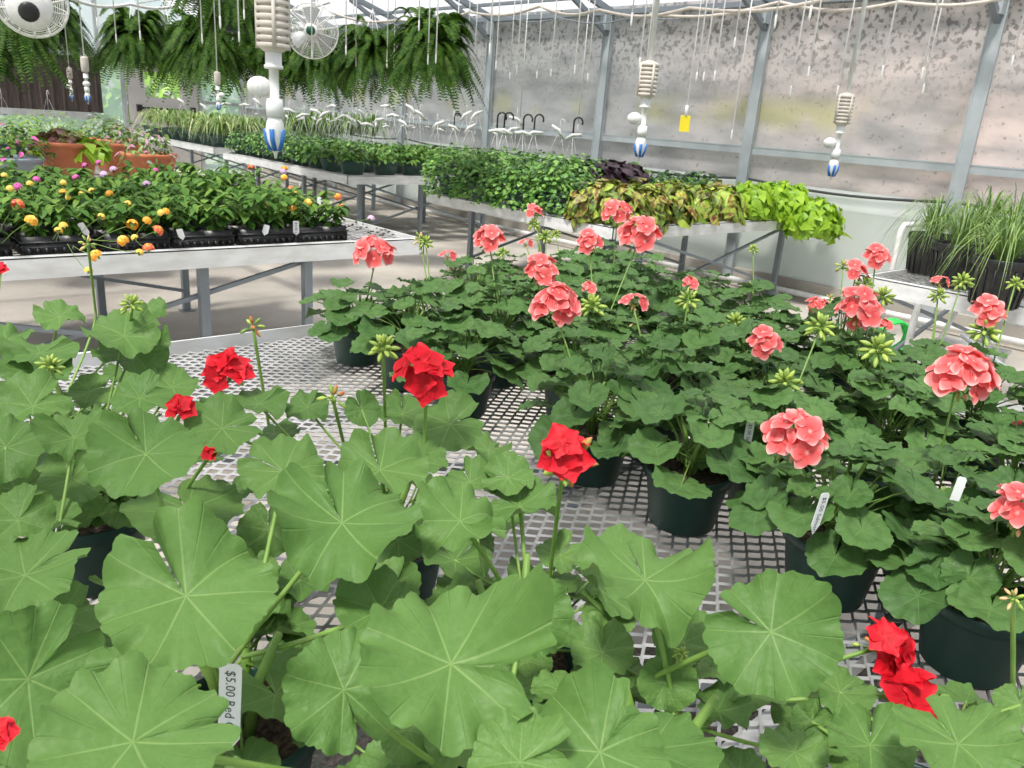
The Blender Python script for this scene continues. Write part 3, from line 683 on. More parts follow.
# (pixel x, pixel y, width in px, real width m, kind, foot px offset x, variant)
def pick(px, fo, t_):
    best = None
    for t, x, y in plants:
        u, v = proj((x, y, BT+.2)); dd = depth((x, y, BT+.25)); c = ((u-px-fo)/14)**2+((dd-t_)/(.13*t_))**2
        if best is None or c < best[0]: best = (c, t, x, y, dd)
    c, t, x, y, dd = best
    return t, x, y, min(max(t_, dd-.07), dd+.07)
HEADS = [
    (376, 250, 46, .125, 'salmon', -10, 0), (490, 237, 38, .11, 'salmon', 0, 1), (535, 211, 22, .085, 'salmon_few', 5, 0), (541, 268, 40, .11, 'salmon', 10, 2), (556, 302, 56, .12, 'salmon', 30, 3),
    (448, 254, 22, .075, 'salmon_two', 15, 0), (590, 240, 36, .105, 'salmon_few', 5, 1), (618, 210, 34, .115, 'salmon', 6, 0), (640, 232, 50, .14, 'salmon', -30, 1), (590, 286, 26, .07, 'salmon_two', 0, 1),
    (634, 300, 36, .085, 'salmon_two', 3, 0), (691, 281, 27, .068, 'salmon_two', -10, 1), (526, 242, 18, .07, 'salmon_two', 8, 0), (765, 340, 46, .10, 'salmon_few', -10, 1), (817, 304, 30, .085, 'salmon_few', -8, 2),
    (857, 270, 32, .10, 'salmon_few', 0, 0), (877, 255, 36, .10, 'salmon_few', -12, 1), (858, 304, 50, .12, 'salmon', 0, 2), (857, 320, 34, .09, 'salmon_few', 0, 2), (886, 323, 22, .06, 'salmon_two', -8, 1),
    (940, 280, 24, .08, 'salmon_two', -6, 0), (988, 309, 46, .11, 'salmon_few', -20, 1), (960, 371, 72, .115, 'salmon', -15, 3), (795, 432, 72, .11, 'salmon', 30, 1), (1020, 430, 30, .075, 'salmon_few', 0, 0), (1022, 506, 66, .080, 'salmon', 0, 2)]
for i, (px, py, wp, wr, kd, fo, vr) in enumerate(HEADS):
    pl, x, y, t_ = pick(px, fo, wr*F/wp); p = at_t(px, py, t_); size = wp*t_/F
    flower_on(pl, kd, (p.x, p.y, p.z-size*.18), (x+RG.uniform(-.02, .02), y+RG.uniform(-.02, .02), BT+PH+.01), size, vr, .0020)
BUDS = [  # px, py, width px, real width, kind, foot offset px
    (420, 240, 15, .05, 'bud_salmon', 8), (426, 244, 14, .05, 'green', 10), (455, 272, 18, .055, 'bud_salmon', 18), (534, 226, 13, .05, 'green', 0), (545, 238, 14, .05, 'green', 6), (556, 235, 9, .04, 'green', 4),
    (592, 308, 24, .055, 'green', 0), (634, 324, 20, .05, 'bud_salmon', 2), (688, 302, 22, .055, 'green', -8), (735, 325, 22, .055, 'green', -10), (753, 250, 10, .035, 'green', 0), (752, 290, 16, .05, 'bud_salmon', -8),
    (785, 385, 28, .055, 'green', 10), (878, 352, 30, .055, 'green', 2), (820, 329, 26, .055, 'green', -14), (865, 285, 16, .045, 'green', -6), (843, 268, 16, .045, 'bud_salmon', 0), (938, 297, 16, .045, 'green', -8),
    (962, 283, 18, .045, 'green', -12), (984, 333, 26, .055, 'green', -18), (1015, 285, 14, .045, 'green', -6), (883, 298, 20, .05, 'green', -18), (664, 392, 14, .035, 'green', 12), (920, 407, 12, .03, 'green', 3), (503, 254, 12, .045, 'green', 3), (610, 345, 10, .03, 'green', 2), (830, 300, 12, .04, 'bud_salmon', -4), (708, 335, 10, .03, 'green', 3)]
for i, (px, py, wp, wr, kd, fo) in enumerate(BUDS):
    pl, x, y, t_ = pick(px, fo, wr*F/wp*1.1); p = at_t(px, py, t_)
    flower_on(pl, kd, p, (x, y, BT+PH+.01), wp*1.1*t_/F, i, .0018)

# ------------------------------------------------------------------ red geraniums in front
REDP = [  # pot centre from a point seen on its soil, what sets it apart
    (at_z(90, 505, .82), 'with pale tag, its rim showing in the gap left of the mesh', 'front'),
    (at_z(240, 712, .82), 'with the priced white tag standing in its soil', ''),
    (at_z(655, 765, .82), 'behind the broad upright leaf beside the open mesh', ''),
    (at_z(392, 532, .82), 'under the bright red head above the open mesh', ''),
    (at_z(930, 800, .84), 'in the near corner right of the double red head', ''),
    (at_z(-20, 720, .82), 'at the near edge beside the cut-off red petals', ''),
    (at_z(480, 800, .84), 'nearest the viewer with the largest lobed leaves', ''),
    (at_z(40, 440, .84), 'farthest back beside the concrete aisle', ''),
    (at_z(508, 650, .82), 'with the upright red flower standing over empty mesh', '')]
LAB = ['red geranium whose dark pot rim shows between leaves, beside the aisle-side cluster', 'red geranium with the $5.00 white price tag in its soil', 'geranium with a drooping young bud and three long pale stalks over open mesh', 'geranium with several broad leaves before the open mesh and a red flower above', 'geranium in the near corner under the two-part red flower head', 'geranium at the near bench edge with the cut-off red petals', 'geranium nearest the viewer with the broadest leaves', 'geranium farthest back, its leaves against the concrete aisle', 'geranium with the upright red flower beside a green pot']
rp = []
for i, (p, _, _) in enumerate(REDP):
    t = thing('potted_geranium', LAB[i], 'potted plant', (p.x, p.y, BT+.001), 0, 'red geraniums in front')
    mo('pot', POT, t); mo('soil', SOIL, t); rp.append((t, p.x, p.y))
# px, py of the stalk joint, seen width, seen height, height above bench, notch direction on the picture plane (degrees, 90 = up), cup, wave
H, Mm, Lo = .34, .27, .19
LEAVES = [
    (186, 596, 172, 145, .32, 120, .12, .14), (133, 742, 190, 150, .36, 40, .10, .10), (28, 679, 150, 150, .33, 45, .18, .12), (25, 575, 110, 70, .26, 60, .25, .12), (187, 510, 112, 55, .22, 100, .05, .08),
    (344, 690, 124, 138, .33, -70, .12, .16), (451, 664, 186, 152, .37, -25, .14, .15), (342, 523, 150, 112, .33, 105, .12, .16), (460, 521, 96, 68, .30, -60, .10, .20), (520, 506, 86, 48, .26, 150, .12, .12),
    (526, 619, 86, 84, .27, 90, .10, .10), (645, 580, 132, 92, .32, 100, .06, .16), (771, 632, 130, 125, .33, 150, .10, .12), (600, 752, 150, 140, .34, 60, .12, .12), (520, 762, 110, 84, .35, 20, .10, .12),
    (684, 642, 66, 54, .22, 90, .35, .18), (666, 682, 58, 64, .22, 60, .20, .15), (602, 652, 66, 54, .20, 90, .10, .08), (650, 748, 130, 60, .26, 80, .15, .10), (958, 744, 120, 82, .33, 100, .08, .12),
    (870, 745, 90, 66, .28, 80, .10, .10), (795, 752, 64, 50, .22, 60, .10, .10), (840, 692, 66, 44, .18, 20, .10, .10), (812, 722, 44, 60, .16, 60, .1, .1), (1020, 705, 46, 44, .22, 90, .10, .10),
    (146, 454, 110, 84, .34, 120, .10, .12), (124, 336, 74, 38, .36, 40, .10, .10), (60, 317, 48, 26, .36, 150, .05, .10), (150, 309, 32, 18, .35, 160, .05, .10), (132, 352, 70, 38, .33, 80, .10, .14),
    (40, 353, 68, 28, .33, 60, .10, .10), (35, 372, 64, 44, .31, 100, .10, .12), (33, 406, 74, 50, .32, 60, .10, .14), (6, 447, 84, 62, .31, 60, .08, .10), (74, 438, 64, 42, .32, 150, .45, .18),
    (72, 478, 86, 60, .24, 90, .05, .10), (122, 375, 34, 18, .27, 90, .10, .10), (140, 398, 60, 38, .30, 60, .10, .10), (172, 387, 56, 28, .29, 30, .10, .10), (222, 428, 80, 60, .31, 30, .08, .14),
    (258, 404, 62, 26, .30, 60, .18, .10), (307, 407, 44, 32, .28, 60, .1, .14), (284, 472, 90, 58, .30, 150, .08, .12), (362, 410, 38, 36, .28, 120, .08, .10), (402, 414, 48, 34, .28, 90, .16, .12),
    (450, 424, 72, 54, .30, 30, .06, .08), (416, 460, 66, 48, .28, 100, .08, .10), (380, 470, 100, 56, .30, 100, .10, .14), (488, 450, 50, 30, .22, 60, .08, .10), (470, 482, 60, 38, .27, 100, .08, .14), (508, 478, 56, 40, .28, 160, .08, .12),
    (232, 490, 60, 30, .18, 90, .1, .1), (268, 530, 60, 60, .20, 90, .12, .12), (300, 580, 60, 50, .17, 60, .1, .1), (256, 572, 44, 46, .20, 90, .25, .2), (274, 434, 50, 20, .24, 60, .1, .1), (395, 585, 60, 50, .18, 70, .1, .1),
    (18, 520, 70, 60, .28, 60, .1, .12), (55, 520, 54, 34, .25, 30, .1, .1), (100, 510, 30, 22, .2, 60, .3, .2), (90, 700, 80, 60, .22, 60, .1, .1), (60, 618, 80, 60, .20, 60, .1, .1), (380, 610, 90, 60, .26, 60, .1, .1),
    (560, 555, 50, 36, .20, 60, .1, .1), (620, 545, 50, 26, .18, 120, .1, .1), (455, 560, 70, 40, .18, 60, .1, .1), (410, 730, 60, 60, .22, 60, .1, .1), (460, 745, 70, 50, .22, 60, .1, .1), (560, 690, 60, 40, .24, 60, .1, .1), (700, 640, 60, 60, .15, 10, .1, .1),
    (690, 650, 46, 40, .18, 10, .1, .1), (200, 455, 50, 30, .22, 30, .1, .1), (6, 340, 50, 24, .32, 60, .1, .1), (90, 392, 50, 30, .26, 60, .1, .1), (15, 490, 60, 40, .26, 60, .1, .1), (0, 415, 60, 40, .26, 60, .1, .1), (220, 405, 40, 18, .22, 60, .1, .1), (300, 655, 40, 30, .15, 60, .2, .2)]
RL = random.Random(77)
fol = {id(q[0]): MB() for q in rp}
for i, (px, py, wp, hp, hz, nd, cup, wv) in enumerate(LEAVES):
    wv *= 1.12; cup = cup+RL.uniform(-.04, .10)
    c = at_z(px, py, BT+hz); dpt = depth(c); Rr = wp*dpt/F/2*1.02
    view = (c-CAM).normalized(); el = math.asin(-view.z)
    tl = max(-0.15, min(0.95, math.asin(min(1, hp/wp*1.0))-el))
    hor = Vector((-view.x, -view.y, 0)).normalized()
    nrm = Vector((0, 0, math.cos(tl)))+hor*math.sin(tl)+Vector((RL.uniform(-.08, .08), RL.uniform(-.08, .08), 0))
    a = math.radians(nd); nd3 = rt*math.cos(a)+up*math.sin(a)
    pl, x, y = nearest(rp, c.x, c.y)
    b = fol[id(pl)]; o0 = pl.location
    big = wp > 80
    b.use('red_leaf'); ger_leaf(b, c-o0, nrm, -nd3, Rr, RL, 9 if big else 6, 100 if big else 56, cup=cup, wave=wv, pleat=.06, gap=.03, fold=RL.choice((0, 0, .3)))
    q = Vector((x, y, BT))-c; q.z = 0; dist = q.length; root = Vector((x+RL.uniform(-.03, .03), y+RL.uniform(-.03, .03), BT+PH+.03+RL.random()*.06))
    if dist > .13: root = root-q.normalized()*.04
    mid = root.lerp(c, .55); mid.z = min(mid.z+.01, c.z-.015) if dist < .1 else mid.z-.01
    th = .0026 if big else .0019
    b.use('stalk').tube([v-o0 for v in bez(root, mid, c-nrm.normalized()*.001, 6)], th, 7, False)
for t, x, y in rp:
    b = fol[id(t)]
    for s_ in range(3):
        a = s_*2.1+RL.random(); b.use('stalk').tube([(.01*math.cos(a), .01*math.sin(a), PH*.8), (.025*math.cos(a), .025*math.sin(a), PH+.05), (.045*math.cos(a+.3), .045*math.sin(a+.3), PH+.11)], [.0065, .0055, .004], 8)
    for i in range(9 if t is rp[2][0] else 18):
        ph = i*2.4+RL.random(); rad = RL.uniform(.05, .12 if t is rp[2][0] or t is rp[8][0] else .17); c = Vector((rad*math.cos(ph), rad*math.sin(ph), PH+RL.uniform(.02, .08))); out = Vector((math.cos(ph), math.sin(ph), 0))
        nrm = Vector((0, 0, 1))+out*RL.uniform(.1, .6); b.use('red_leaf'); ger_leaf(b, c, nrm, out, RL.uniform(.026, .048), RL, 5, 63)
        b.use('stalk').tube(bez((0, 0, PH+.03), c*.5+Vector((0, 0, .04)), c, 4), .0016, 5, False)
    b.obj('foliage', t)
# long pale leaf stalks of the third plant are part of LEAVES 12; red heads
RH = [  # px, py, width px, depth m, kind, variant, foot px, foot py, foot z above bench, rotation
    (231, 364, 70, 1.12, 'red', 0, 160, 470, .22, 0.3), (182, 405, 36, .98, 'red_few', 0, 150, 470, .22, 0.5), (427, 366, 84, 1.00, 'red', 1, 422, 520, .18, 1.0), (566, 442, 76, .80, 'red', 2, 548, 590, .17, 2.0),
    (878, 634, 86, .80, 'red_side', 0, 720, 700, .13, 5.4), (905, 684, 72, .78, 'red_few', 1, 720, 705, .13, 2.4), (-6, 728, 72, .42, 'red', 0, -20, 800, .2, 0.7), (0, 268, 20, 1.40, 'red_few', 0, -10, 380, .25, 0.9), (210, 452, 20, .95, 'red_few', 1, 180, 500, .2, 2.5)]
for i, (px, py, wp, t_, kd, vr, fx, fy, fz, rot) in enumerate(RH):
    p = at_t(px, py, t_); ft = at_z(fx, fy, BT+fz)
    pl, x, y = nearest(rp, ft.x, ft.y)
    size = wp*t_/F
    p.z -= size*.20
    flower_on(pl, kd, p, (x, y, BT+PH+.01), size, vr, .0024, rot=rot, via=ft if (Vector((x, y, 0))-Vector((ft.x, ft.y, 0))).length < .34 else None)
    if kd == 'red' and i == 3:
        mo('bud_cluster', BUD['bud_red'][0], pl, Vector((p.x+.006, p.y, p.z-.002))-pl.location, (PI*.9, .3, 0), 1.2)
RB = [  # buds: px, py, width, depth, kind, foot px, py, fz
    (88, 245, 20, 1.35, 'bud_salmon', 96, 315, .30), (132, 306, 22, 1.15, 'green', 125, 380, .24), (50, 368, 24, 1.05, 'green', 98, 510, .14), (253, 328, 26, 1.15, 'bud_red', 271, 440, .2), (383, 350, 30, 1.05, 'green', 386, 455, .2), (333, 400, 32, .98, 'bud_red', 352, 480, .2), (1013, 600, 26, .72, 'bud_salmon', 1012, 760, .12), (681, 655, 16, .72, 'green', 676, 735, .14)]
for i, (px, py, wp, t_, kd, fx, fy, fz) in enumerate(RB):
    p = at_t(px, py, t_); ft = at_z(fx, fy, BT+fz); pl, x, y = nearest(rp, ft.x, ft.y)
    flower_on(pl, kd, p, (x, y, BT+PH+.01), wp*t_/F, i, .0024 if i not in (2,) else .003, via=ft if (Vector((x, y, 0))-Vector((ft.x, ft.y, 0))).length < .34 else None)

# plant tags
def text_mesh(b, s_, Mx, org, size, mname='ink'):
    cu = bpy.data.curves.new('txt', 'FONT'); cu.body = s_; cu.size = size; cu.align_x = 'LEFT'; cu.align_y = 'CENTER'; cu.resolution_u = 2
    o = bpy.data.objects.new('txt', cu); col.objects.link(o); dg = bpy.context.evaluated_depsgraph_get(); me = o.evaluated_get(dg).to_mesh()
    b.use(mname).add([Vector(org)+Mx @ v.co for v in me.vertices], [tuple(p.vertices) for p in me.polygons])
    bpy.data.objects.remove(o); bpy.data.curves.remove(cu)
def plant_tag(p, wd, L_, face, lean, label, txt=None, roll=0.0):
    """p = top centre of the visible tag; face = direction the printed side looks."""
    face = Vector((face[0], face[1], 0)).normalized(); upd = (Vector((0, 0, 1))+Vector(lean)).normalized()
    side = upd.cross(face).normalized(); nrm = side.cross(upd)
    Mx = Matrix((side, upd, nrm)).transposed(); b = MB().use('tag_white')
    pr = [(-wd/2, -L_), (0, -L_-.015), (wd/2, -L_), (wd/2, -.003), (wd/2-.003, 0), (-wd/2+.003, 0), (-wd/2, -.003)]
    V = [Mx @ Vector((x, y, z)) for z in (.0004, -.0004) for x, y in pr]; n = len(pr)
    b.add(V, [tuple(range(n)), tuple(range(2*n-1, n-1, -1))]+[(i, n+i, n+(i+1) % n, (i+1) % n) for i in range(n)])
    o = b.obj('plant_tag', smooth=False, loc=p); tag(o, label, 'plant tag', 'white plant tags')
    if txt:
        tb = MB(); M2 = Mx @ Matrix.Rotation(-PI/2, 3, 'Z'); text_mesh(tb, txt, M2, Mx @ Vector((0, -.006, .0007)), wd*.62)
        q = tb.obj('printed_text', o, smooth=False)
    return o
towards = (-.68, -.73)
plant_tag(at_t(231, 664, .66), .019, .075, towards, (.06, -.02, 0), 'white price tag reading $5.00 Red Ger in the foreground pot', '$5.00 Red Geranium')
plant_tag(at_t(48, 483, 1.0), .020, .06, towards, (-.04, 0, 0), 'grey-white tag in shade behind the farthest red geranium pot')
plant_tag(at_t(826, 493, 1.10), .016, .05, (-.3, -.9), (.12, -.05, 0), 'white $5.00 tag in the edge-row pot under the double salmon head', '$5.00 Salmon Ger')
plant_tag(at_t(720, 434, 1.38), .014, .05, towards, (.12, -.1, 0), 'small white tag tilted in the pot left of the broad dark leaf', '$5.00 Salmon')
plant_tag(at_t(751, 421, 1.42), .015, .05, towards, (0, 0, 0), 'upright white tag between leaves below the few-petalled salmon head', '$5.00 Salmon')
plant_tag(at_t(917, 474, 1.25), .015, .05, towards, (0, 0, 0), 'white tag half buried in leaves under the large salmon head', '$5.00')
plant_tag(at_t(963, 477, 1.2), .015, .05, towards, (.3, 0, 0), 'leaning white tag at the outer side of the large salmon head')
# a yellow marigold-coloured petal bloom lying between pots
b = MB().use('yellow_bloom'); b.lathe([(.002, 0), (.012, .004), (.016, .012), (.010, .018), (.002, .02)], at_z(513, 356, BT+.10), 12); tag(b.obj('fallen_bloom'), 'small yellow bloom caught among the geranium leaves', 'flower')

# ------------------------------------------------------------------ small-leaved plants
def oval(b, c, nrm, xd, L_, W_, droop=0.15, seg=3, lobes=False, fold=.12):
    Mx = basis(nrm, xd); V = []; c = Vector(c)
    for i in range(seg+1):
        u = i/seg; ww = W_*math.sin(PI*min(1, u*.92+.06))**.8*(1-.35*u)
        if lobes and i % 2: ww *= 1.35
        for v in (-1, 0, 1): V.append(c+Mx @ Vector((u*L_, v*ww, -droop*L_*u*u+abs(v)*fold*ww)))
    b.add(V, [(i*3+j, (i+1)*3+j, (i+1)*3+j+1, i*3+j+1) for i in range(seg) for j in range(2)], [(i/seg, v/2) for i in range(seg+1) for v in range(3)])
def blade(b, pts, w0, fold=.2):
    V = []; k = len(pts); pts = [Vector(p) for p in pts]
    for i, p in enumerate(pts):
        d = (pts[min(i+1, k-1)]-pts[max(i-1, 0)]); s_ = d.cross(Vector((0, 0, 1)))
        s_ = s_.normalized() if s_.length > 1e-6 else Vector((1, 0, 0))
        ww = w0*(1-(i/(k-1))**2*.95)*(.6+.4*min(1, i/2)); V += [p-s_*ww, p+s_*ww]
    b.add(V, [(2*i, 2*i+2, 2*i+3, 2*i+1) for i in range(k-1)], [(i/(k-1), v) for i in range(k) for v in (0, 1)])
def clump(mats, n, rx, ry, h, L_, W_, seed, base=0.0, dome=1.0, stems=12, up_=.6, droop=.15, lobes=False, shell=.45, hang=0.0):
    """Leafy mound: leaves fill a dome of half-axes rx, ry, h and face outwards and up; stems run from the middle."""
    rnd = random.Random(seed); b = MB()
    for i in range(n):
        ph = rnd.uniform(0, 2*PI); th = math.acos(1-rnd.random()*(1.0+hang)); q = rnd.uniform(shell, 1)**.6
        d = Vector((math.sin(th)*math.cos(ph), math.sin(th)*math.sin(ph), math.cos(th)))
        c = Vector((d.x*rx*q, d.y*ry*q, base+max(d.z*h*q, -hang*h))); out = Vector((d.x, d.y, 0))
        nrm = d*(1-up_)+Vector((0, 0, up_))+Vector((rnd.uniform(-.5, .5), rnd.uniform(-.5, .5), rnd.uniform(-.1, .3)))
        b.use(mats[int(rnd.random()**1.3*len(mats))]); s_ = rnd.uniform(.7, 1.2)
        oval(b, c, nrm, out+Vector((rnd.uniform(-.8, .8), rnd.uniform(-.8, .8), rnd.uniform(-.3, .3))), L_*s_, W_*s_, droop*rnd.uniform(.5, 2), 3, lobes)
        if i < stems: b.use('stalk').tube(bez((c.x*.15, c.y*.15, 0), (c.x*.5, c.y*.5, c.z*.8), c, 3), .0018, 4, False)
    return b.mesh('foliage')
def bloom_mesh(m1, m2, r, seed):
    rnd = random.Random(seed); b = MB()
    for i in range(26):
        th = math.acos(1-(i+.5)/26*1.1); ph = i*2.4; d = Vector((math.sin(th)*math.cos(ph), math.sin(th)*math.sin(ph), math.cos(th)))
        b.use(m1 if th > .75 else m2); Mx = basis(d, (rnd.random(), rnd.random(), .1)); c = d*r*.8; s_ = r*.30
        V = [c+Mx @ Vector((s_*math.cos(a*PI/3+.3), s_*math.sin(a*PI/3+.3), (a % 2)*s_*.25)) for a in range(6)]; b.add(V, [(0, 1, 2, 3, 4, 5)])
    b.use('stalk').lathe([(.002, -r*.6), (r*.35, 0), (r*.5, r*.3)], (0, 0, 0), 6)
    return b.mesh('flower_head')

# lantana trays
def tray_mesh():
    b = MB().use('pot_black'); W, D, h = .285, .53, .062
    for sx in (-1, 1):
        b.box((sx*(W/2-.003), 0, h*.5), (.005, D, h*.92)); b.box((sx*(W/2), 0, h-.004), (.012, D+.01, .006)); b.box((sx*W/2, 0, h*.60), (.008, D, .004))
        for k in range(14): b.box((sx*(W/2+.001), -D/2+.03+k*.036, h*.32), (.006, .012, h*.42))
    for sy in (-1, 1):
        b.box((0, sy*(D/2-.003), h*.5), (W, .005, h*.92)); b.box((0, sy*D/2, h-.004), (W+.01, .012, .006)); b.box((0, sy*D/2, h*.60), (W, .008, .004))
        for k in range(8): b.box((-W/2+.025+k*.034, sy*(D/2+.001), h*.32), (.012, .006, h*.42))
    b.box((0, 0, .003), (W, D, .004))
    for i in range(2):
        for j in range(4):
            cx, cy = -W/4+i*W/2, -D/2+(j+.5)*D/4; w_, d_ = W/2-.012, D/4-.010; t_ = h+.016
            for q, a, c in (((cx-w_/2, cy), .004, d_), ((cx+w_/2, cy), .004, d_), ((cx, cy-d_/2), w_, .004), ((cx, cy+d_/2), w_, .004)): b.box((q[0], q[1], t_/2+.004), (a, c, t_))
    b.use('soil').box((0, 0, h*.72), (W-.02, D-.02, .01)); return b.mesh('tray')
TRAY = tray_mesh()
def lantana_foliage(seed):
    rnd = random.Random(seed); b = MB(); W, D = .285, .53
    for i in range(2):
        for j in range(4):
            cx, cy = -W/4+i*W/2, -D/2+(j+.5)*D/4; hh = rnd.uniform(.12, .20)
            for s_ in range(5):
                a = rnd.uniform(0, 6.28); ln = hh*rnd.uniform(.7, 1.2); tip = Vector((cx+math.cos(a)*ln*.55, cy+math.sin(a)*ln*.55, .07+ln*.85)); base = Vector((cx, cy, .06))
                P = bez(base, (base+tip)/2+Vector((0, 0, .03)), tip, 5); b.use('stalk').tube(P, .0016, 4, False)
                for q, p in enumerate(P[1:]):
                    for sg in (0, 1, 2):
                        aa = a+PI/2*(q % 2)+sg*2.1+rnd.uniform(-.3, .3); out = Vector((math.cos(aa), math.sin(aa), 0.1))
                        b.use('lantana_leaf'); oval(b, p+out*.006, Vector((0, 0, 1))+out*rnd.uniform(-.1, .6), out, rnd.uniform(.038, .066), rnd.uniform(.015, .023), .25, 4)
    return b.mesh('foliage')
LF = [lantana_foliage(300+i) for i in range(4)]
BLM = [bloom_mesh('orange_bloom', 'yellow_bloom', .019, 1), bloom_mesh('redpink_bloom', 'orange_bloom', .019, 2), bloom_mesh('yellow_bloom', 'yellow_bloom', .013, 3), bloom_mesh('magenta_bloom', 'magenta_bloom', .015, 4), bloom_mesh('lilac_bloom', 'lilac_bloom', .018, 5), bloom_mesh('orange_bloom', 'orange_bloom', .015, 6)]
trays = []
RT = random.Random(9)
ROWN = ['front row along the aisle', 'middle row', 'back row']
for r in range(3):
    for k in range(8):
        x = 2.26-.145-k*.318; y = 3.84+.27+r*.56
        t = thing('lantana_tray', 'black tray of lantana, %s, %s from the bare bench corner' % (ROWN[r], nth(k+1)), 'plant tray', (x, y, BT+.006), RT.uniform(-.015, .015), 'lantana trays on the aisle bench')
        mo('tray', TRAY, t); mo('foliage', LF[(r+k*2) % 4], t, scale=(1, 1, RT.uniform(.9, 1.15))); trays.append((t, x, y))
FB = [ # px, py, kind, height above bench
    (96, 256, 0, .12), (123, 241, 0, .13), (133, 238, 2, .12), (146, 249, 1, .11), (139, 253, 2, .12), (132, 225, 0, .20), (145, 221, 5, .20), (155, 231, 1, .17), (20, 205, 1, .26), (34, 221, 0, .22), (63, 226, 2, .2), (58, 231, 2, .17), (88, 271, 2, .05),
    (64, 183, 2, .26), (63, 193, 5, .24), (69, 198, 2, .22), (76, 178, 3, .26), (92, 191, 2, .24), (82, 194, 2, .24), (110, 194, 5, .22), (104, 175, 4, .26), (113, 170, 4, .27), (99, 163, 3, .28), (85, 166, 3, .27), (127, 204, 2, .22), (160, 213, 2, .2), (165, 212, 5, .19),
    (10, 189, 2, .27), (18, 187, 3, .27), (5, 176, 2, .28), (30, 184, 2, .27), (251, 168, 1, .27), (283, 172, 4, .26), (284, 178, 0, .25), (291, 190, 1, .22), (295, 195, 0, .21), (308, 203, 0, .2), (293, 209, 0, .18), (269, 204, 2, .2), (338, 197, 1, .2), (341, 208, 1, .17), (156, 171, 3, .26), (371, 219, 4, .12), (37, 180, 3, .26), (284, 169, 0, .26), (101, 217, 2, .2), (146, 185, 4, .25)]
for i, (px, py, kd, hz) in enumerate(FB):
    p = at_z(px, py, BT+hz); t, x, y = nearest(trays, p.x, p.y)
    mo('flower_head', BLM[kd], t, (p.x-t.location.x, p.y-t.location.y, BT+hz-t.location.z), (RT.uniform(-.7, .7), RT.uniform(-.7, .7), RT.random()*6), 1.35)
    q = Vector((p.x-t.location.x, p.y-t.location.y, BT+hz-t.location.z)); b = MB().use('stalk'); b.tube(bez((q.x*.6, q.y*.6, .09), (q.x*.8, q.y*.8, q.z*.8), q, 3), .0015, 4, False); b.obj('flower_stem', t)
plant_tag(at_y(296, 221, 3.82), .032, .06, towards, (0, 0, 0), 'upright white tag in the lantana tray nearest the bare corner', '$4.00 Lantana')
plant_tag(at_y(267, 225, 3.82), .030, .04, towards, (.3, 0, 0), 'white tag leaning in the second lantana tray from the corner')
plant_tag(at_y(179, 229, 3.82), .030, .04, towards, (-.3, 0, 0), 'white tag leaning in the fourth lantana tray from the corner')
plant_tag(at_t(319, 197, 4.3), .022, .06, towards, (0, 0, 0), 'white tag standing deep among the lantana leaves')
plant_tag(at_t(80, 223, 3.45), .030, .05, towards, (-.5, 0, 0), 'grey-white tag lying against lantana leaves above the yellow buds')
# crumbs of spilled soil on the bare corner
b = MB().use('soil'); rr = random.Random(8)
for i in range(60):
    p = (2.50+rr.random()*.2, 3.95+rr.random()*.9, BT+.012); b.box(p, (.012*rr.random()+.004,)*2+(.006,))
tag(b.obj('spilled_soil'), 'dark crumbs of spilled soil on the bare bench corner', 'soil', kind='stuff')

# terracotta planters
def terracotta(loc, r, h, label, fm, zs=0.0):
    t = thing('terracotta_planter', label, 'planter', loc, 0, 'terracotta planters behind the lantana')
    b = MB().use('terracotta'); b.lathe([(r*.66, 0), (r*.68, .006), (r*.90, h*.68), (r*.93, h*.70), (r*.95, h*.88), (r*1.0, h*.90), (r*1.0, h*.985), (r*.985, h), (r*.93, h), (r*.90, h*.85), (r*.6, .01)], n=36); b.obj('pot', t)
    b = MB().use('soil'); b.lathe([(r*.90, h*.86), (r*.5, h*.90), (.002, h*.91)], n=24, close=False); b.obj('soil', t)
    for k, (me, off, sc_) in enumerate(fm): mo('foliage', me, t, (off[0], off[1], h*.85+off[2]), (0, 0, k), sc_)
    return t
LIMEF = clump(['lime_leaf'], 60, .12, .12, .09, .075, .034, 41, droop=.4, lobes=True, hang=.3)
WINEF = clump(['wine_leaf', 'wine_leaf', 'coleus_cream'], 60, .11, .11, .10, .07, .028, 42, up_=.3)
MAUVF = clump(['grass_leaf', 'grass_leaf', 'mauve_bloom', 'silver_leaf'], 240, .18, .18, .24, .05, .010, 43, up_=.2)
GRNF = clump(['lantana_leaf', 'grass_leaf'], 160, .14, .14, .22, .05, .014, 44, up_=.3)
TE = [(67, 137, 6.0, .205, .30, 'terracotta planter with lime sweet potato leaves and dark red leaves', [(LIMEF, (.12, -.10, -.01), 1.1), (LIMEF, (-.16, .08, -.01), .9), (WINEF, (-.03, .0, .03), 1.25)]),
      (148, 142, 5.9, .185, .27, 'terracotta planter of mauve-flowered foliage, in front of two others', [(MAUVF, (0, 0, 0), 1.1)]),
      (122, 141, 6.7, .19, .28, 'middle of the three overlapping terracotta planters', [(MAUVF, (0, 0, 0), 1.05)]), (112, 136, 7.3, .19, .27, 'hindmost of the three overlapping terracotta planters', [(GRNF, (0, 0, 0), 1.0)])]
for px, py, t_, r_, h_, lb, fm in TE:
    p = at_t(px, py, t_); r_ *= 1.05; terracotta((p.x, p.y, BT+.006), r_, h_, lb, fm)

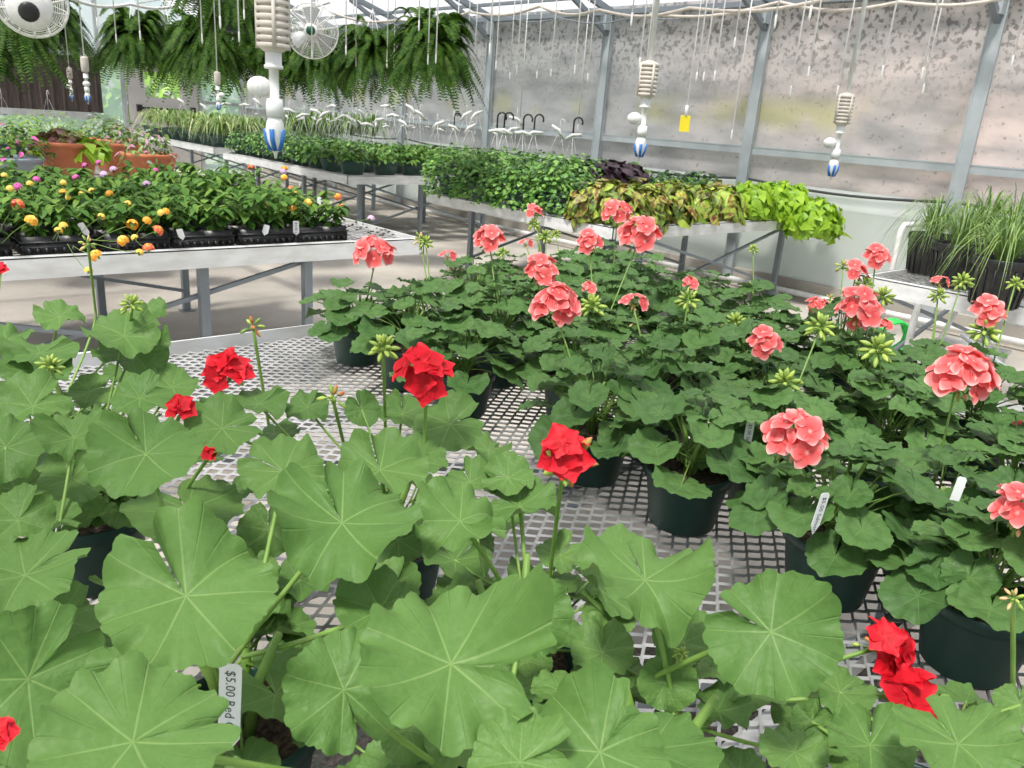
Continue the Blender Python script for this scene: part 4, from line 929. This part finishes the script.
# ------------------------------------------------------------------ hanging baskets and their hooks
def basket_mesh(r, h, m_='pot_green'):
    b = MB().use(m_); b.lathe([(r*.62, 0), (r*.66, .006), (r*.82, h*.5), (r*.94, h*.86), (r*1.0, h*.87), (r*1.02, h), (r*.97, h), (r*.92, h*.86), (r*.6, .01)], n=28)
    b.use('soil').lathe([(r*.93, h*.86), (.003, h*.9)], n=20, close=False); return b.mesh('pot')
def wires_mesh(r, h, top):
    b = MB().use('galv')
    for k in range(3):
        a = k*2.1+.4; b.tube([(r*math.cos(a), r*math.sin(a), h*.95), (.012*math.cos(a), .012*math.sin(a), top)], .0013, 5)
    return b.mesh('hanger_wires')
def hook_mesh(m_, s_=1.0, th=.0045):
    b = MB().use(m_); P = [(0, 0, 0), (0, 0, .045*s_)]+[((.024-.024*math.cos(a))*s_, 0, (.062+.026*math.sin(a))*s_) for a in [PI*i/8 for i in range(9)]]+[(.046*s_, 0, .050*s_)]
    b.tube(P, th, 6); return b.mesh('hook')
def clip_mesh():
    b = MB().use('plastic_white'); b.tube([(-.045, 0, -.004), (0, 0, .006), (.05, 0, -.008)], [.009, .011, .009], 6); return b.mesh('clip_tag')
BASK = basket_mesh(.165, .155); WIR = wires_mesh(.165, .155, .56); HKW = hook_mesh('cord_white', 1.0, .0026); HKB = hook_mesh('hook_black', 1.7, .009); CLP = clip_mesh()
PEP = [clump(['peperomia_leaf', 'deep_leaf'], 420, .23, .23, .20, .042, .019, 50+i, droop=.2, hang=.35) for i in range(3)]
BIGL = [clump(['lantana_leaf', 'peperomia_leaf'], 170, .22, .22, .18, .075, .028, 60+i, droop=.3, hang=.3) for i in range(3)]
MND = [clump(['peperomia_leaf', 'peperomia_leaf', 'peperomia_leaf', 'deep_leaf'], 1000, .31, .31, .37, .040, .021, 70+i, droop=.15, hang=.25, shell=.55) for i in range(3)]
DARK = [clump(['deep_leaf', 'lantana_leaf'], 380, .26, .26, .24, .060, .026, 80+i, droop=.3, hang=.3) for i in range(2)]
RB_ = random.Random(31)
def hanger(t, top, kind, rz, clip=True):
    mo('hook', HKB if kind == 'black' else HKW, t, (0, 0, top), (0, 0, rz))
    if clip: mo('clip_tag', CLP, t, (0.0, 0, top-.03), (RB_.uniform(-.3, .3), RB_.uniform(-.7, .7), rz))
cnt = 0
for i in range(6):
    for j in range(8):
        x = 4.72+i*.40; y = 7.92+j*.40
        if i > 3 and j > 4: continue
        t = thing('hanging_basket', 'green hanging basket with white wires, %s row from the aisle, %s from the front' % (nth(i+1), nth(j+1)), 'hanging basket', (x+RB_.uniform(-.02, .02), y+RB_.uniform(-.03, .03), BT+.006), RB_.uniform(0, 6), 'green baskets standing on the bench below the ferns')
        mo('pot', BASK, t); mo('foliage', (PEP if (i < 3 and j > 2) else BIGL)[(i+j) % 3], t, (0, 0, .185 if j < 2 else .13), None, .8 if j < 2 else 1.0); mo('hanger_wires', WIR, t)
        hanger(t, .56, 'white', RB_.uniform(-1, 1), (i*3+j) % 3 != 1)
# bushy green mounds on the wall bench
MG = [(4.60, 5.92), (4.58, 5.45), (4.62, 5.00), (4.68, 4.62), (5.15, 5.85), (5.15, 5.35), (5.20, 4.95)]
for k, (x, y) in enumerate(MG):
    t = thing('hanging_basket', ['bushy small-leaved green basket, hindmost along the aisle edge', 'bushy small-leaved green basket, second from the back along the aisle edge', 'bushy small-leaved green basket, third from the back along the aisle edge', 'bushy small-leaved green basket next to the red and yellow coleus', 'bushy green basket in the inner row, hindmost', 'bushy green basket in the inner row, in the middle', 'bushy green basket in the inner row beside the dark purple plant'][k], 'hanging basket', (x, y, BT+.006), k*1.3, 'bushy green baskets on the wall bench')
    mo('pot', BASK, t); mo('foliage', MND[k % 3], t, (0, 0, .10))
DG = [(5.6, 6.0), (5.7, 5.6), (6.05, 5.85), (6.15, 5.45), (6.5, 5.9), (6.55, 5.5)]
for k, (x, y) in enumerate(DG):
    t = thing('hanging_basket', 'dark-leaved basket behind the bushy green mounds, %s from the aisle' % nth(k+1), 'hanging basket', (x, y, BT+.006), k*.9, 'dark-leaved baskets against the side wall')
    mo('pot', BASK, t); mo('foliage', DARK[k % 2], t, (0, 0, .15)); 
# hooks with clips seen above the mounds: each belongs to a wire hanger of its own
HK = [(497, 125, 'black'), (504, 125, 'black'), (523, 127, 'black'), (534, 127, 'black'), (573, 130, 'black'), (454, 122, 'black')]
for k, (px, py, kd) in enumerate(HK):
    p = at_t(px, py+4, 7.4 if k < 5 else 9.6); L_ = p.z-(BT+.30)
    t = thing('basket_hanger', 'black hooked basket hanger with white clip, %s black hook counted from the ferns' % nth([2, 3, 4, 5, 6, 1][k]), 'hanger', (p.x, p.y, BT+.30), 0, 'black hooked hangers above the green mounds')
    b = MB().use('cord_white')
    for q in range(3): a = q*2.1+k; b.tube([(.10*math.cos(a), .10*math.sin(a), 0), (0, 0, L_)], .0018, 5)
    b.obj('hanger_wires', t); mo('hook', HKB, t, (0, 0, L_), (0, 0, -.75)); mo('clip_tag', CLP, t, (0, 0, L_-.02), (0, RB_.uniform(-.4, .6), -.75), 1.7)
WH = [(205, 100), (226, 97), (289, 103), (303, 108), (325, 107), (343, 109), (352, 113), (366, 117), (376, 113), (393, 108), (404, 116), (420, 107), (437, 117), (466, 108), (478, 107), (510, 122), (517, 112), (560, 123), (182, 95), (246, 98), (470, 121), (256, 95), (317, 104), (333, 99), (360, 105), (385, 99), (412, 101)]
for k, (px, py) in enumerate(sorted(WH)):
    p = at_t(px, py+5, 12.6 if px < 262 else 9.8 if px < 430 else 9.2 if px < 500 else 8.0); L_ = max(.2, p.z-(BT+.30)); p.y = min(p.y, 15); p.x = min(p.x, 6.75)
    t = thing('basket_hanger', 'white wire basket hanger with pale clip, %s white one counted from the far door' % nth(k+1), 'hanger', (p.x, p.y, BT+.30), 0, 'white wire hangers over the far baskets')
    b = MB().use('cord_white'); a0 = RB_.random()*3
    for q in range(3): a = q*2.1+a0; b.tube([(.13*math.cos(a), .13*math.sin(a), 0), (0, 0, L_)], .0017, 4)
    b.obj('hanger_wires', t); mo('hook', HKW, t, (0, 0, L_), (0, 0, RB_.uniform(-2, 1)))
    mo('clip_tag', CLP, t, (RB_.uniform(-.03, .03), 0, L_-.03), (RB_.uniform(-.4, .4), RB_.uniform(-.9, .9), -.75+RB_.uniform(-.5, .5)), 1.8)

# coleus, dark purple vine, ferny green plant, lime vine
COL = [clump(['coleus_leaf', 'coleus_cream', 'coleus_leaf'], 300, .22, .22, .21, .105, .032, 90+i, up_=.25, droop=.5, lobes=True, hang=.45) for i in range(2)]
COLG = [clump(['coleus_lime', 'coleus_leaf', 'coleus_cream'], 300, .22, .22, .21, .105, .033, 95+i, up_=.25, droop=.5, lobes=True, hang=.45) for i in range(2)]
PURP = clump(['purple_leaf'], 190, .26, .26, .17, .085, .045, 99, up_=.5, droop=.2)
FERNY = clump(['deep_leaf', 'lantana_leaf'], 420, .26, .24, .20, .055, .018, 101, up_=.3)
LIME = [clump(['lime_leaf'], 480, .25, .25, .20, .075, .030, 103+i, up_=.35, droop=.6, lobes=True, hang=.6) for i in range(2)]
SMALLP = pot_mesh(.10, .12, 'pot_black')
def potted(name, label, cat, x, y, me, group, zf=.10, pm=None, s_=1.0, rz=0):
    t = thing(name, label, cat, (x, y, BT+.006), rz, group); mo('pot', pm or SMALLP, t); mo('foliage', me, t, (0, 0, zf), None, s_); return t
CG = [(4.62, 4.18, 0, 'red and cream coleus spilling over the bench edge beside the bushy green basket'), (4.66, 3.96, 0, 'red and cream coleus at the outer bench corner'), (4.98, 4.0, 0, 'red-centred coleus, second from the corner along the short bench edge'), (5.32, 4.02, 1, 'green and cream coleus in the middle of the short bench edge'), (5.68, 4.05, 1, 'green coleus with maroon blotches, fourth along the short bench edge'), (6.05, 4.03, 1, 'green and maroon coleus next to the lime vine'), (5.0, 4.42, 0, 'coleus behind the corner coleus, yellow and red'), (5.4, 4.42, 1, 'yellow-green coleus in the second row beneath the purple vine'), (5.85, 4.45, 1, 'yellow-green coleus in the second row before the ferny plant'), (6.4, 4.36, 1, 'coleus behind the lime vine, yellow-green')]
for k, (x, y, g, lb) in enumerate(CG): potted('coleus', lb, 'coleus', x, y, (COLG if g else COL)[k % 2], 'coleus along the bench edge', .10, rz=k)
potted('purple_vine', 'dark purple broad-leaved plant behind the coleus', 'plant', 5.45, 4.85, PURP, 'dark purple plants', .21, s_=1.25)
potted('purple_vine', 'dark purple plant touching the bushy green basket', 'plant', 5.95, 5.15, PURP, 'dark purple plants', .21, s_=1.2, rz=2)
potted('leafy_plant', 'dark green ferny plant by the wall post, behind the coleus', 'plant', 6.30, 4.85, FERNY, 'ferny green plants by the wall', .15)
potted('leafy_plant', 'dark green ferny plant behind the lime vine', 'plant', 6.78, 4.80, FERNY, 'ferny green plants by the wall', .16, rz=2)
potted('lime_vine', 'lime-green sweet potato vine at the wall end, hanging over the bench corner', 'plant', 6.82, 4.02, LIME[0], 'lime sweet potato vines', .12, s_=1.1)
potted('lime_vine', 'lime-green sweet potato vine next to the coleus', 'plant', 6.42, 4.0, LIME[1], 'lime sweet potato vines', .14)
potted('lime_vine', 'outermost lime-green vine by the side wall, reaching past the bench end', 'plant', 6.96, 3.96, LIME[1], 'lime sweet potato vines', .12, s_=1.15)
mo('foliage', LIME[0], bpy.data.objects['lime_vine.002'], (.02, -.32, .02), (0, 0, 1), 1.1)

# spider plants
def strappy(mats, n, L_, w0, seed, rise=.6, hang=.5, base=.1):
    rnd = random.Random(seed); b = MB()
    for i in range(n):
        a = rnd.uniform(0, 6.28); l = L_*rnd.uniform(.55, 1.15); o = Vector((math.cos(a), math.sin(a), 0)); u = rnd.uniform(.25, 1)
        P0 = o*.02+Vector((0, 0, base)); P2 = P0+o*l*u+Vector((0, 0, l*(rise*(1.2-u)-hang*u*u))); P1 = P0+o*l*u*.45+Vector((0, 0, l*(rise+.25)))
        b.use(mats[rnd.randrange(len(mats))]); blade(b, bez(P0, P1, P2, 6), w0*rnd.uniform(.7, 1.2))
    return b.mesh('foliage')
SPI = [strappy(['spider_leaf', 'spider_pale', 'spider_leaf'], 110, .44, .010, 110+i) for i in range(3)]
SPD = [strappy(['spider_leaf', 'grass_leaf', 'spider_leaf'], 100, .40, .009, 115+i) for i in range(2)]
for i in range(5):
    for j in range(8):
        if i > 3 and j > 3: continue
        x = 4.95+i*.42; y = 12.1+j*.42
        t = thing('spider_plant', 'striped spider plant in dark green pot, %s row from the aisle, %s from the front' % (nth(i+1), nth(j+1)), 'spider plant', (x, y, BT+.006), RB_.random()*6, 'spider plants on the far bench')
        mo('pot', BASK, t); mo('foliage', (SPI if i < 2 else SPD)[(i+j) % 2], t, (0, 0, .10))
for i in range(4):        # darker strappy row behind the baskets, on the wall side
    for j in range(2):
        x = 5.6+i*.36; y = 11.2+j*.36-0.55
        t = thing('spider_plant', 'dark strappy plant behind the green baskets, %s from the aisle in %s row' % (nth(i+1), ('front', 'back')[j]), 'spider plant', (x, y, BT+.10), RB_.random()*6, 'strappy plants behind the green baskets')
        mo('pot', SMALLP, t); mo('foliage', SPD[(i+j) % 2], t, (0, 0, .10), None, 1.25)

# far bench of hanging pots before the cooling pad
FEA = [clump(['lime_leaf', 'grass_leaf', 'peperomia_leaf'], 420, .30, .30, .34, .05, .009, 120+i, up_=.2, shell=.3) for i in range(2)]
SIL = clump(['silver_leaf', 'grass_leaf'], 160, .28, .28, .24, .09, .018, 125, up_=.3)
VIO = clump(['lantana_leaf', 'lantana_leaf', 'deep_leaf', 'peperomia_leaf', 'magenta_bloom'], 300, .26, .26, .26, .045, .018, 126)
GREYP = basket_mesh(.20, .20, 'clear_grey')
FP = [(26, 132, 7.6, FEA[0], 'pot of feathery bright green leaves left of the pale door frame', .95), (50, 122, 8.2, FEA[1], 'pot of feathery green leaves with hanging wires before the dark pad', 1.0), (78, 128, 8.4, FEA[0], 'feathery green pot half behind the terracotta planters', .8), (100, 108, 9.6, SIL, 'silvery star-leaved plant in front of the cooling pad edge', .9), (4, 118, 7.4, FEA[1], 'feathery pot at the picture edge under the hanging fern', .8)]
for k, (px, py, t_, me, lb, s_) in enumerate(FP):
    p = at_t(px, py, t_); z = max(BT+.006, p.z-.30)
    t = thing('potted_plant', lb, 'potted plant', (p.x, p.y, BT+.006), k, 'feathery pots before the cooling pad'); mo('pot', BASK, t); mo('foliage', me, t, (0, 0, .13+max(0, p.z-BT-.30)*.5), None, s_)
    if k in (1, 4): mo('hanger_wires', WIR, t); mo('hook', HKW, t, (0, 0, .56))
p = at_t(12, 150, 5.6); t = thing('potted_plant', 'grey ribbed bowl of dark leaves with violet blooms beside the terracotta planter', 'potted plant', (p.x, p.y, BT+.006), 0); mo('pot', GREYP, t); mo('foliage', VIO, t, (0, 0, .17))

# ------------------------------------------------------------------ black pots of grass on the right-hand bench
BP = pot_mesh(.135, .235, 'pot_black', 18); BS = soil_mesh(.135, .235)
GRS = [strappy(['grass_leaf', 'grass_leaf', 'spider_leaf'], 150, .42, .0040, 130+i, .72, .75, .2) for i in range(3)]
GP = [(at_z(933, 277, BT), 'black ribbed pot of arching grass, farthest from the viewer, near the wall post'), (at_z(960, 291, BT), 'black ribbed pot of grass standing second, beside an empty stretch of mesh'), (at_z(1004, 312, BT), 'black ribbed pot of tall grass nearest the bench edge'), (at_z(982, 278, BT), 'black pot of grass tucked behind the second pot'), (at_z(1040, 300, BT), 'black pot of grass partly cut off by the frame'), (at_z(1010, 284, BT), 'black pot of tall grass in the back row')]
for k, (p, lb) in enumerate(GP):
    t = thing('grass_pot', lb, 'potted plant', (p.x+.08, p.y+.08, BT+.004), k*1.1, 'black pots of grass'); mo('pot', BP, t); mo('soil', BS, t); mo('foliage', GRS[k % 3], t, None, None, .95 if k < 3 else 1.05)
# hose coil and pipes under that bench
p = at_z(893, 336, FL+.13)
b = MB().use('hose_green'); P = []
for i in range(0, 240):
    a = i/24*2*PI; P.append((.0+.11*math.cos(a)*(1+.04*math.sin(i)), .02*math.sin(i*.7)+(i/240-.5)*.10, .12*math.sin(a)))
b.tube(P, .011, 7); o = b.obj('garden_hose', loc=p, rz=-.7); tag(o, 'bright green garden hose coiled under the bench of black pots', 'hose')
def pipe(name, label, pts, r, m_='plastic_white'):
    b = MB().use(m_); b.tube(pts, r, 10); return tag(b.obj(name), label, 'pipe')
a = at_t(908, 345, 4.9); c = at_t(918, 290, 4.9); e = at_t(928, 258, 5.6)
pipe('water_pipe', 'white upright pipe with bend rising at the end of the pot bench', [(a.x, a.y, FL), (a.x, a.y, .55), (c.x, c.y, .60)], .022)
pipe('water_pipe', 'white pipe elbow above the bench end near the wall', [(e.x+.3, e.y+.35, FL), (e.x+.3, e.y+.35, .82), (e.x+.33, e.y+.35, .86), (e.x+.50, e.y+.30, .87)], .022)
pipe('water_pipe', 'thin white pipe slanting under the black pots', [at_t(940, 340, 4.6), at_t(962, 300, 4.6)], .014)
pipe('water_pipe', 'grey tube sloping down in front of the pot bench legs', [at_t(962, 335, 3.6), at_t(985, 352, 3.5), at_t(1040, 395, 3.2)], .012, 'galv')
b = MB().use('plastic_white')
q = at_t(962, 345, 4.6); b.box((q.x, q.y, .12), (.5, .35, .38)); b.box((q.x, q.y, .32), (.53, .38, .02))
for k in range(5): b.box((q.x-.2+k*.1, q.y-.178, .16), (.012, .01, .26))
tag(b.obj('storage_tub', smooth=False), 'white plastic tub on the floor under the pot bench', 'tub')

# ------------------------------------------------------------------ Boston ferns
def fern_mesh(seed, n=230, Rr=.44):
    rnd = random.Random(seed); b = MB().use('fern_leaf')
    for i in range(n):
        a = i*2.4+rnd.uniform(-.3, .3); f = rnd.random()**.8; l = Rr*rnd.uniform(.65, 1.15); o = Vector((math.cos(a), math.sin(a), 0)); sd = Vector((-o.y, o.x, 0))*rnd.uniform(-.25, .25)
        lift = .95*(1-f)+.05
        P0 = o*.05; P1 = o*l*(.35+.2*f)+Vector((0, 0, l*lift*1.2))+sd*l*.4; P2 = (o+sd)*l*(.60+.42*f)+Vector((0, 0, l*(lift*.85-.85*f-.10))); P = bez(P0, P1, P2, 11)
        tw = rnd.uniform(-.5, .5)
        for k in range(1, len(P)):
            for h_ in (0, .33, .66):
                p = P[k-1].lerp(P[k], h_+.15); d = (P[k]-P[k-1]).normalized(); s_ = d.cross(Vector((0, 0, 1))).normalized(); upn = s_.cross(d)
                s_ = (s_*math.cos(tw)+upn*math.sin(tw)); u = (k-1+h_)/11; ln = .042*math.sin(PI*min(1, u*.86+.12))**.7*rnd.uniform(.8, 1.1)+.004; hw = .0070
                for sg in (-1, 1):
                    q = p+s_*sg*ln+d*ln*.25-Vector((0, 0, ln*.22)); b.add([p-d*hw, p+d*hw, q+d*hw*.35, q-d*hw*.5], [(0, 1, 2, 3)])
    return b.mesh('fronds')
FRN = [fern_mesh(200+i) for i in range(3)]
FERNS = [(432, 52, 6.1, 1.0), (372, 58, 7.0, .95), (318, 62, 7.9, 1.0), (268, 52, 8.0, 1.15), (205, 52, 7.4, 1.05), (236, 12, 6.3, .85), (135, 42, 7.6, 1.0), (168, 48, 8.8, .95), (5, 26, 5.6, .92), (52, 26, 7.0, .85), (-32, 48, 5.7, .8), (215, -25, 5.4, .8)]
FL_ = ['fern basket nearest the side wall, hanging free before the grey sheet', 'dark fern basket, second from the free-hanging end of the row', 'dark fern basket right of the cage fan', 'tall fern basket behind the cage fan and big nozzle', 'bright fern basket over the spider plants', 'fern basket high beside the big nozzle', 'bright drooping fern basket before the door', 'fern basket between the door fern and the spider plant fern', 'fern basket around the partly cut-off fan', 'fern basket below the partly cut-off fan', 'fern basket low at the picture edge', 'uppermost fern basket, cut by the top edge']
FPOT = basket_mesh(.14, .15, 'pot_green')
for k, (px, py, t_, s_) in enumerate(FERNS):
    p = at_t(px, py, t_); t = thing('hanging_fern', FL_[k], 'fern', (p.x, p.y, p.z-.05), k, 'hanging ferns under the roof')
    mo('pot', FPOT, t, (0, 0, -.10)); mo('fronds', FRN[k % 3], t, (0, 0, .02), None, s_)
    b = MB().use('cord_white'); hh = EAVE+.31-(p.z-.05)
    for q in range(3): a = q*2.1; b.tube([(.13*math.cos(a), .13*math.sin(a), .04), (0, 0, .45)], .0025, 4)
    b.tube([(0, 0, .45), (0, 0, hh)], .004, 5); b.obj('hanger_wires', t)

# ------------------------------------------------------------------ fans
def cage_fan(label, px, py, t_, r, axis, back):
    p = at_t(px, py, t_); t = thing('cage_fan', label, 'fan', p); ax = Vector(axis).normalized(); Mx = basis(ax, (0, 0, 1)); Mx4 = Mx
    def P(x, y, z): return Mx @ Vector((x, y, z))
    b = MB().use('cord_white')
    for k in range(16):
        rr = r*(.14+.86*k/15); z = .085*(1-(rr/r)**2)**.5 if rr < r else 0
        for sg in (1, -1): b.tube([P(rr*math.cos(a), rr*math.sin(a), sg*(z+.01)) for a in [2*PI*i/36 for i in range(37)]], 0.0013 if k < 15 else .005, 5, False)
    for k in range(14):
        a = 2*PI*k/14
        for sg in (1, -1): b.tube([P(q*r*math.cos(a), q*r*math.sin(a), sg*(.085*math.sqrt(max(0, 1-q*q))+.012)) for q in (.12, .4, .7, .9, 1)], .0028, 5, False)
    b.obj('cage', t)
    b = MB().use('clear_grey'); b.mats = ['galv']
    for k in range(3):
        V = []; 
        for i in range(7):
            q = .12+.74*i/6
            for j in range(5):
                a = 2*PI*k/3+(j/4-.5)*(.85-.2*abs(i/6-.5)); V.append(P(q*r*math.cos(a), q*r*math.sin(a), (j/4-.5)*.06))
        b.add(V, [(i*5+j, (i+1)*5+j, (i+1)*5+j+1, i*5+j+1) for i in range(6) for j in range(4)])
    b.obj('blades', t)
    b = MB().use('cord_white'); b.lathe([(.002, .118), (.050, .112), (.055, .095), (.055, .085)], (0, 0, 0), 20, Mx)
    b.use('label_green').lathe([(.001, .1225), (.036, .1195), (.038, .114)], (0, 0, 0), 20, Mx); b.obj('hub_cap', t)
    b = MB().use('plastic_beige' if not back else 'plastic_white'); b.lathe([(.03, -.27), (.075, -.26), (.085, -.20), (.085, -.11), (.07, -.09)], (0, 0, 0), 20, Mx); 
    b.use('hook_black').lathe([(.02, -.280), (.034, -.277), (.042, -.262)], (0, 0, 0), 16, Mx); b.obj('motor', t)
    b = MB().use('galv'); m0 = P(0, 0, -.18); b.tube([m0, m0+Vector((0, 0, .12)), m0+Vector((0, 0, EAVE+.31-p.z))], .014, 8); b.obj('bracket', t)
cage_fan('round white cage fan with green centre, hanging in front of dark ferns', 312, 31, 6.6, .215, (-.55, -.83, -.05), False)
cage_fan('round white fan seen from behind, cut by the top left corner', 31, 2, 3.4, .14, (.25, .95, .22), True)

# ------------------------------------------------------------------ misting nozzles with ribbed weights
def nozzle(label, px, pyt, t_, s_, ball=-1, cable=True, small=False):
    """Hangs from the roof wire; px, pyt = top of the ribbed weight, t_ = distance, s_ = scale."""
    p = at_t(px, pyt, t_); t = thing('misting_nozzle', label, 'misting nozzle', p, -.75, 'misting nozzles hanging from the roof')
    b = MB().use('plastic_white'); b.tube([(0, 0, 0), (0, 0, EAVE+.31-p.z)], .0065*s_ if not small else .004, 8); b.obj('supply_tube', t)
    W, h = .0255*s_, .082*s_
    b = MB().use('plastic_beige')
    if not small:
        n = 8
        b.lathe([(W*.62, -h*.02), (W*.80, -h*.02), (W*.80, -h*.98), (W*.62, -h*.98)], n=16)
        for k in range(n):
            z = -h*(k+.5)/n; b.lathe([(W*.6, z+h*.04), (W*.96, z+h*.042), (W, z+h*.02), (W, z-h*.02), (W*.96, z-h*.042), (W*.6, z-h*.04)], n=28)
        for k in range(4):
            a = k*PI/2+.35; b.bar((W*.93*math.cos(a), W*.93*math.sin(a), -.0), (W*.93*math.cos(a), W*.93*math.sin(a), -h), W*.22, W*.22, (math.cos(a), math.sin(a), 0))
        b.lathe([(W*.3, .006*s_), (W*.8, .002*s_), (W*.96, -h*.05), (W*.96, -h*.09)], n=24); b.lathe([(W*.96, -h*.93), (W*.95, -h*.97), (W*.55, -h*1.05), (W*.45, -h*1.06)], n=24)
    else: b.lathe([(W*.3, .004), (W*.75, 0), (W*.8, -h*.1), (W*.8, -h*.85), (W*.6, -h*.95), (W*.2, -h)], n=14)
    b.obj('ribbed_weight', t)
    z0 = -h*1.03; b = MB().use('plastic_white'); b.lathe([(W*.50, z0), (W*.50, z0-.020*s_), (W*.58, z0-.021*s_), (W*.58, z0-.026*s_), (W*.30, z0-.027*s_), (W*.30, z0-.070*s_), (W*.5, z0-.071*s_), (W*.54, z0-.085*s_), (W*.50, z0-.098*s_)], n=16)
    b.obj('valve_body', t)
    b = MB().use('plastic_white'); Mx = Matrix.Rotation(PI/2, 3, 'Y'); R2 = W*.62
    b.lathe([(R2*1.0*math.sin(u), -R2*1.25*math.cos(u)) for u in [PI*(i+.05)/12.1 for i in range(13)]], (ball*W*.92, 0, z0-.054*s_), 20, Mx)
    for q in (-.45, 0.1, .5): b.lathe([(R2*math.sqrt(1-q*q*.64)*1.02, q*R2-.0006*s_), (R2*math.sqrt(1-q*q*.64)*1.035, q*R2), (R2*math.sqrt(1-q*q*.64)*1.02, q*R2+.0006*s_)], (ball*W*.92, 0, z0-.054*s_), 20, Mx, False)
    b.obj('drip_ball', t)
    z1 = z0-.097*s_; b = MB().use('plastic_white'); b.lathe([(W*.35, z1), (W*.52, z1-.010*s_), (W*.60, z1-.022*s_), (W*.50, z1-.038*s_), (W*.28, z1-.052*s_), (W*.12, z1-.058*s_), (W*.08, z1-.066*s_)], n=18)
    b.use('blue_tip')
    for q in range(5):
        a = q*1.256-1.6; b.tube([(W*.585*math.cos(a), W*.585*math.sin(a), z1-.020*s_), (W*.50*math.cos(a), W*.50*math.sin(a), z1-.036*s_), (W*.27*math.cos(a+.2), W*.27*math.sin(a+.2), z1-.053*s_)], W*.17, 6)
    b.obj('nozzle_tip', t)
nozzle('largest beige ribbed misting nozzle, hanging closest before the ferns', 272, -8, 1.12, .92)
nozzle('beige ribbed misting nozzle hanging before the middle of the side wall', 650, 63, 2.05, 1.0)
nozzle('ribbed misting nozzle hanging against the pinkish side wall', 847, 95, 2.35, 1.0)
nozzle('small misting nozzle with dark drop tip, before the cooling pad', 84, 57, 5.0, 1.15, 0, small=True)
nozzle('smallest misting nozzle, left of the dark-tipped one', 69, 68, 6.2, 1.0, -1, small=True)
nozzle('small misting nozzle over the spider plants with blue tip', 217, 72, 5.4, 1.05, 1, small=True)

# cords: (px top, px tip, py tip); every cord hangs from the overhead wires to about the same height
CORDS = [(6, 8, 26), (20, 21, 20), (45, 46, 12), (61, 63, 44), (96, 97, 20), (114, 116, 36), (138, 140, 33), (148, 151, 56), (164, 167, 54), (201, 202, 36), (219, 220, 19), (238, 239, 34), (255, 256, 60), (312, 312, 53), (346, 346, 48), (354, 353, 100), (388, 387, 62), (356, 356, 61), (407, 405, 108), (419, 419, 23), (423, 422, 74), (429, 428, 58), (437, 436, 56),
         (457, 454, 112), (469, 467, 66), (476, 474, 72), (493, 490, 46), (499, 496, 63), (513, 510, 74), (521, 517, 67), (542, 537, 73), (556, 551, 71), (580, 575, 67), (591, 578, 126), (596, 588, 75), (632, 632, 16), (648, 640, 60), (652, 646, 66), (703, 697, 74), (713, 704, 74), (728, 715, 73), (743, 735, 40), (753, 732, 132), (779, 776, 18), (806, 791, 88), (820, 809, 69), (857, 838, 88), (869, 857, 52), (895, 883, 68), (938, 923, 70), (943, 924, 86), (1024, 1013, 58), (813, 811, 9), (529, 520, 120), (286, 287, 30), (395, 394, 62), (243, 244, 12), (657, 650, 60)]
tipm = MB().use('plastic_white'); tipm.lathe([(.002, .02), (.0055, .012), (.006, -.03), (.004, -.045), (.001, -.05)], n=8); TIP = tipm.mesh('end_weight')
for k, (xa, xb, yb) in enumerate(sorted(CORDS, key=lambda q: q[1])):
    hor = 83+.075*xb; el = max(6, hor-yb)/F
    t_ = min(8.5, max(2.2, .42/max(el, .02)))
    if yb > 85: t_ = {True: 7.5}[True] if xb < 640 else 5.0
    p = at_t(xb, yb, t_); hh = EAVE+.31-p.z
    lab = 'thin white cord hanging from the roof, %s counted from the left edge of the photo' % nth(k+1)
    t = thing('hanging_string', lab, 'cord', p, 0, 'white cords hanging from the roof')
    b = MB().use('cord_white'); b.tube([(0, 0, 0), (0, 0, hh)], 0.0048 if t_ > 4 else .003, 5); b.obj('cord', t); mo('end_weight', TIP, t, (0, 0, 0), None, 1.0 if t_ > 4 else .7)
p = at_t(686, 114, 4.8); t = thing('sticky_trap', 'yellow sticky card hanging on a cord before the side wall', 'sticky card', p)
b = MB().use('yellow_card'); b.box((0, 0, -.055), (.060, .003, .095), Matrix.Rotation(-.75, 3, 'Z')); b.obj('card', t, False)
b = MB().use('cord_white'); b.tube([(0, 0, -.02), (0, 0, EAVE+.31-p.z)], .003, 5); b.obj('cord', t)
b = MB().use('plastic_white'); b.tube([(0, 0, -.01), (0, 0, .05)], .010, 8); b.obj('end_weight', t)

# water lines sagging along the eave
def cable(label, pts, r, m_='plastic_beige'):
    b = MB().use(m_); P = [Vector(p) for p in pts]; Q = []
    for i in range(len(P)-1):
        for k in range(8):
            f = k/8; q = P[i].lerp(P[i+1], f); q.z -= .05*math.sin(PI*f); Q.append(q)
    Q.append(P[-1]); b.tube(Q, r, 6); tag(b.obj('water_line'), label, 'water line', 'water lines under the roof')
cable('beige water line sagging under the eave from the middle posts to the ferns', [at_t(840, -4, 5.0), at_t(690, 8, 5.6), at_t(600, 10, 6.2), at_t(540, 6, 6.8), at_t(470, 12, 7.4), at_t(400, 20, 7.8), at_t(330, 12, 8.2)], .013)
cable('upper beige line running to the near wall post', [at_t(1040, -12, 4.4), at_t(900, 2, 4.8), at_t(780, 2, 5.3), at_t(650, 14, 6.0)], .012)
cable('dark slack line below the eave rail', [at_t(720, 8, 5.9), at_t(640, 16, 6.4), at_t(560, 18, 7.0), at_t(500, 14, 7.6)], .006, 'brace_steel')
cable('white supply line above the door ferns', [at_t(60, -6, 6.0), at_t(130, 4, 6.6), at_t(190, 0, 7.0), at_t(250, 8, 7.2), at_t(330, 2, 7.2)], .014, 'plastic_white')
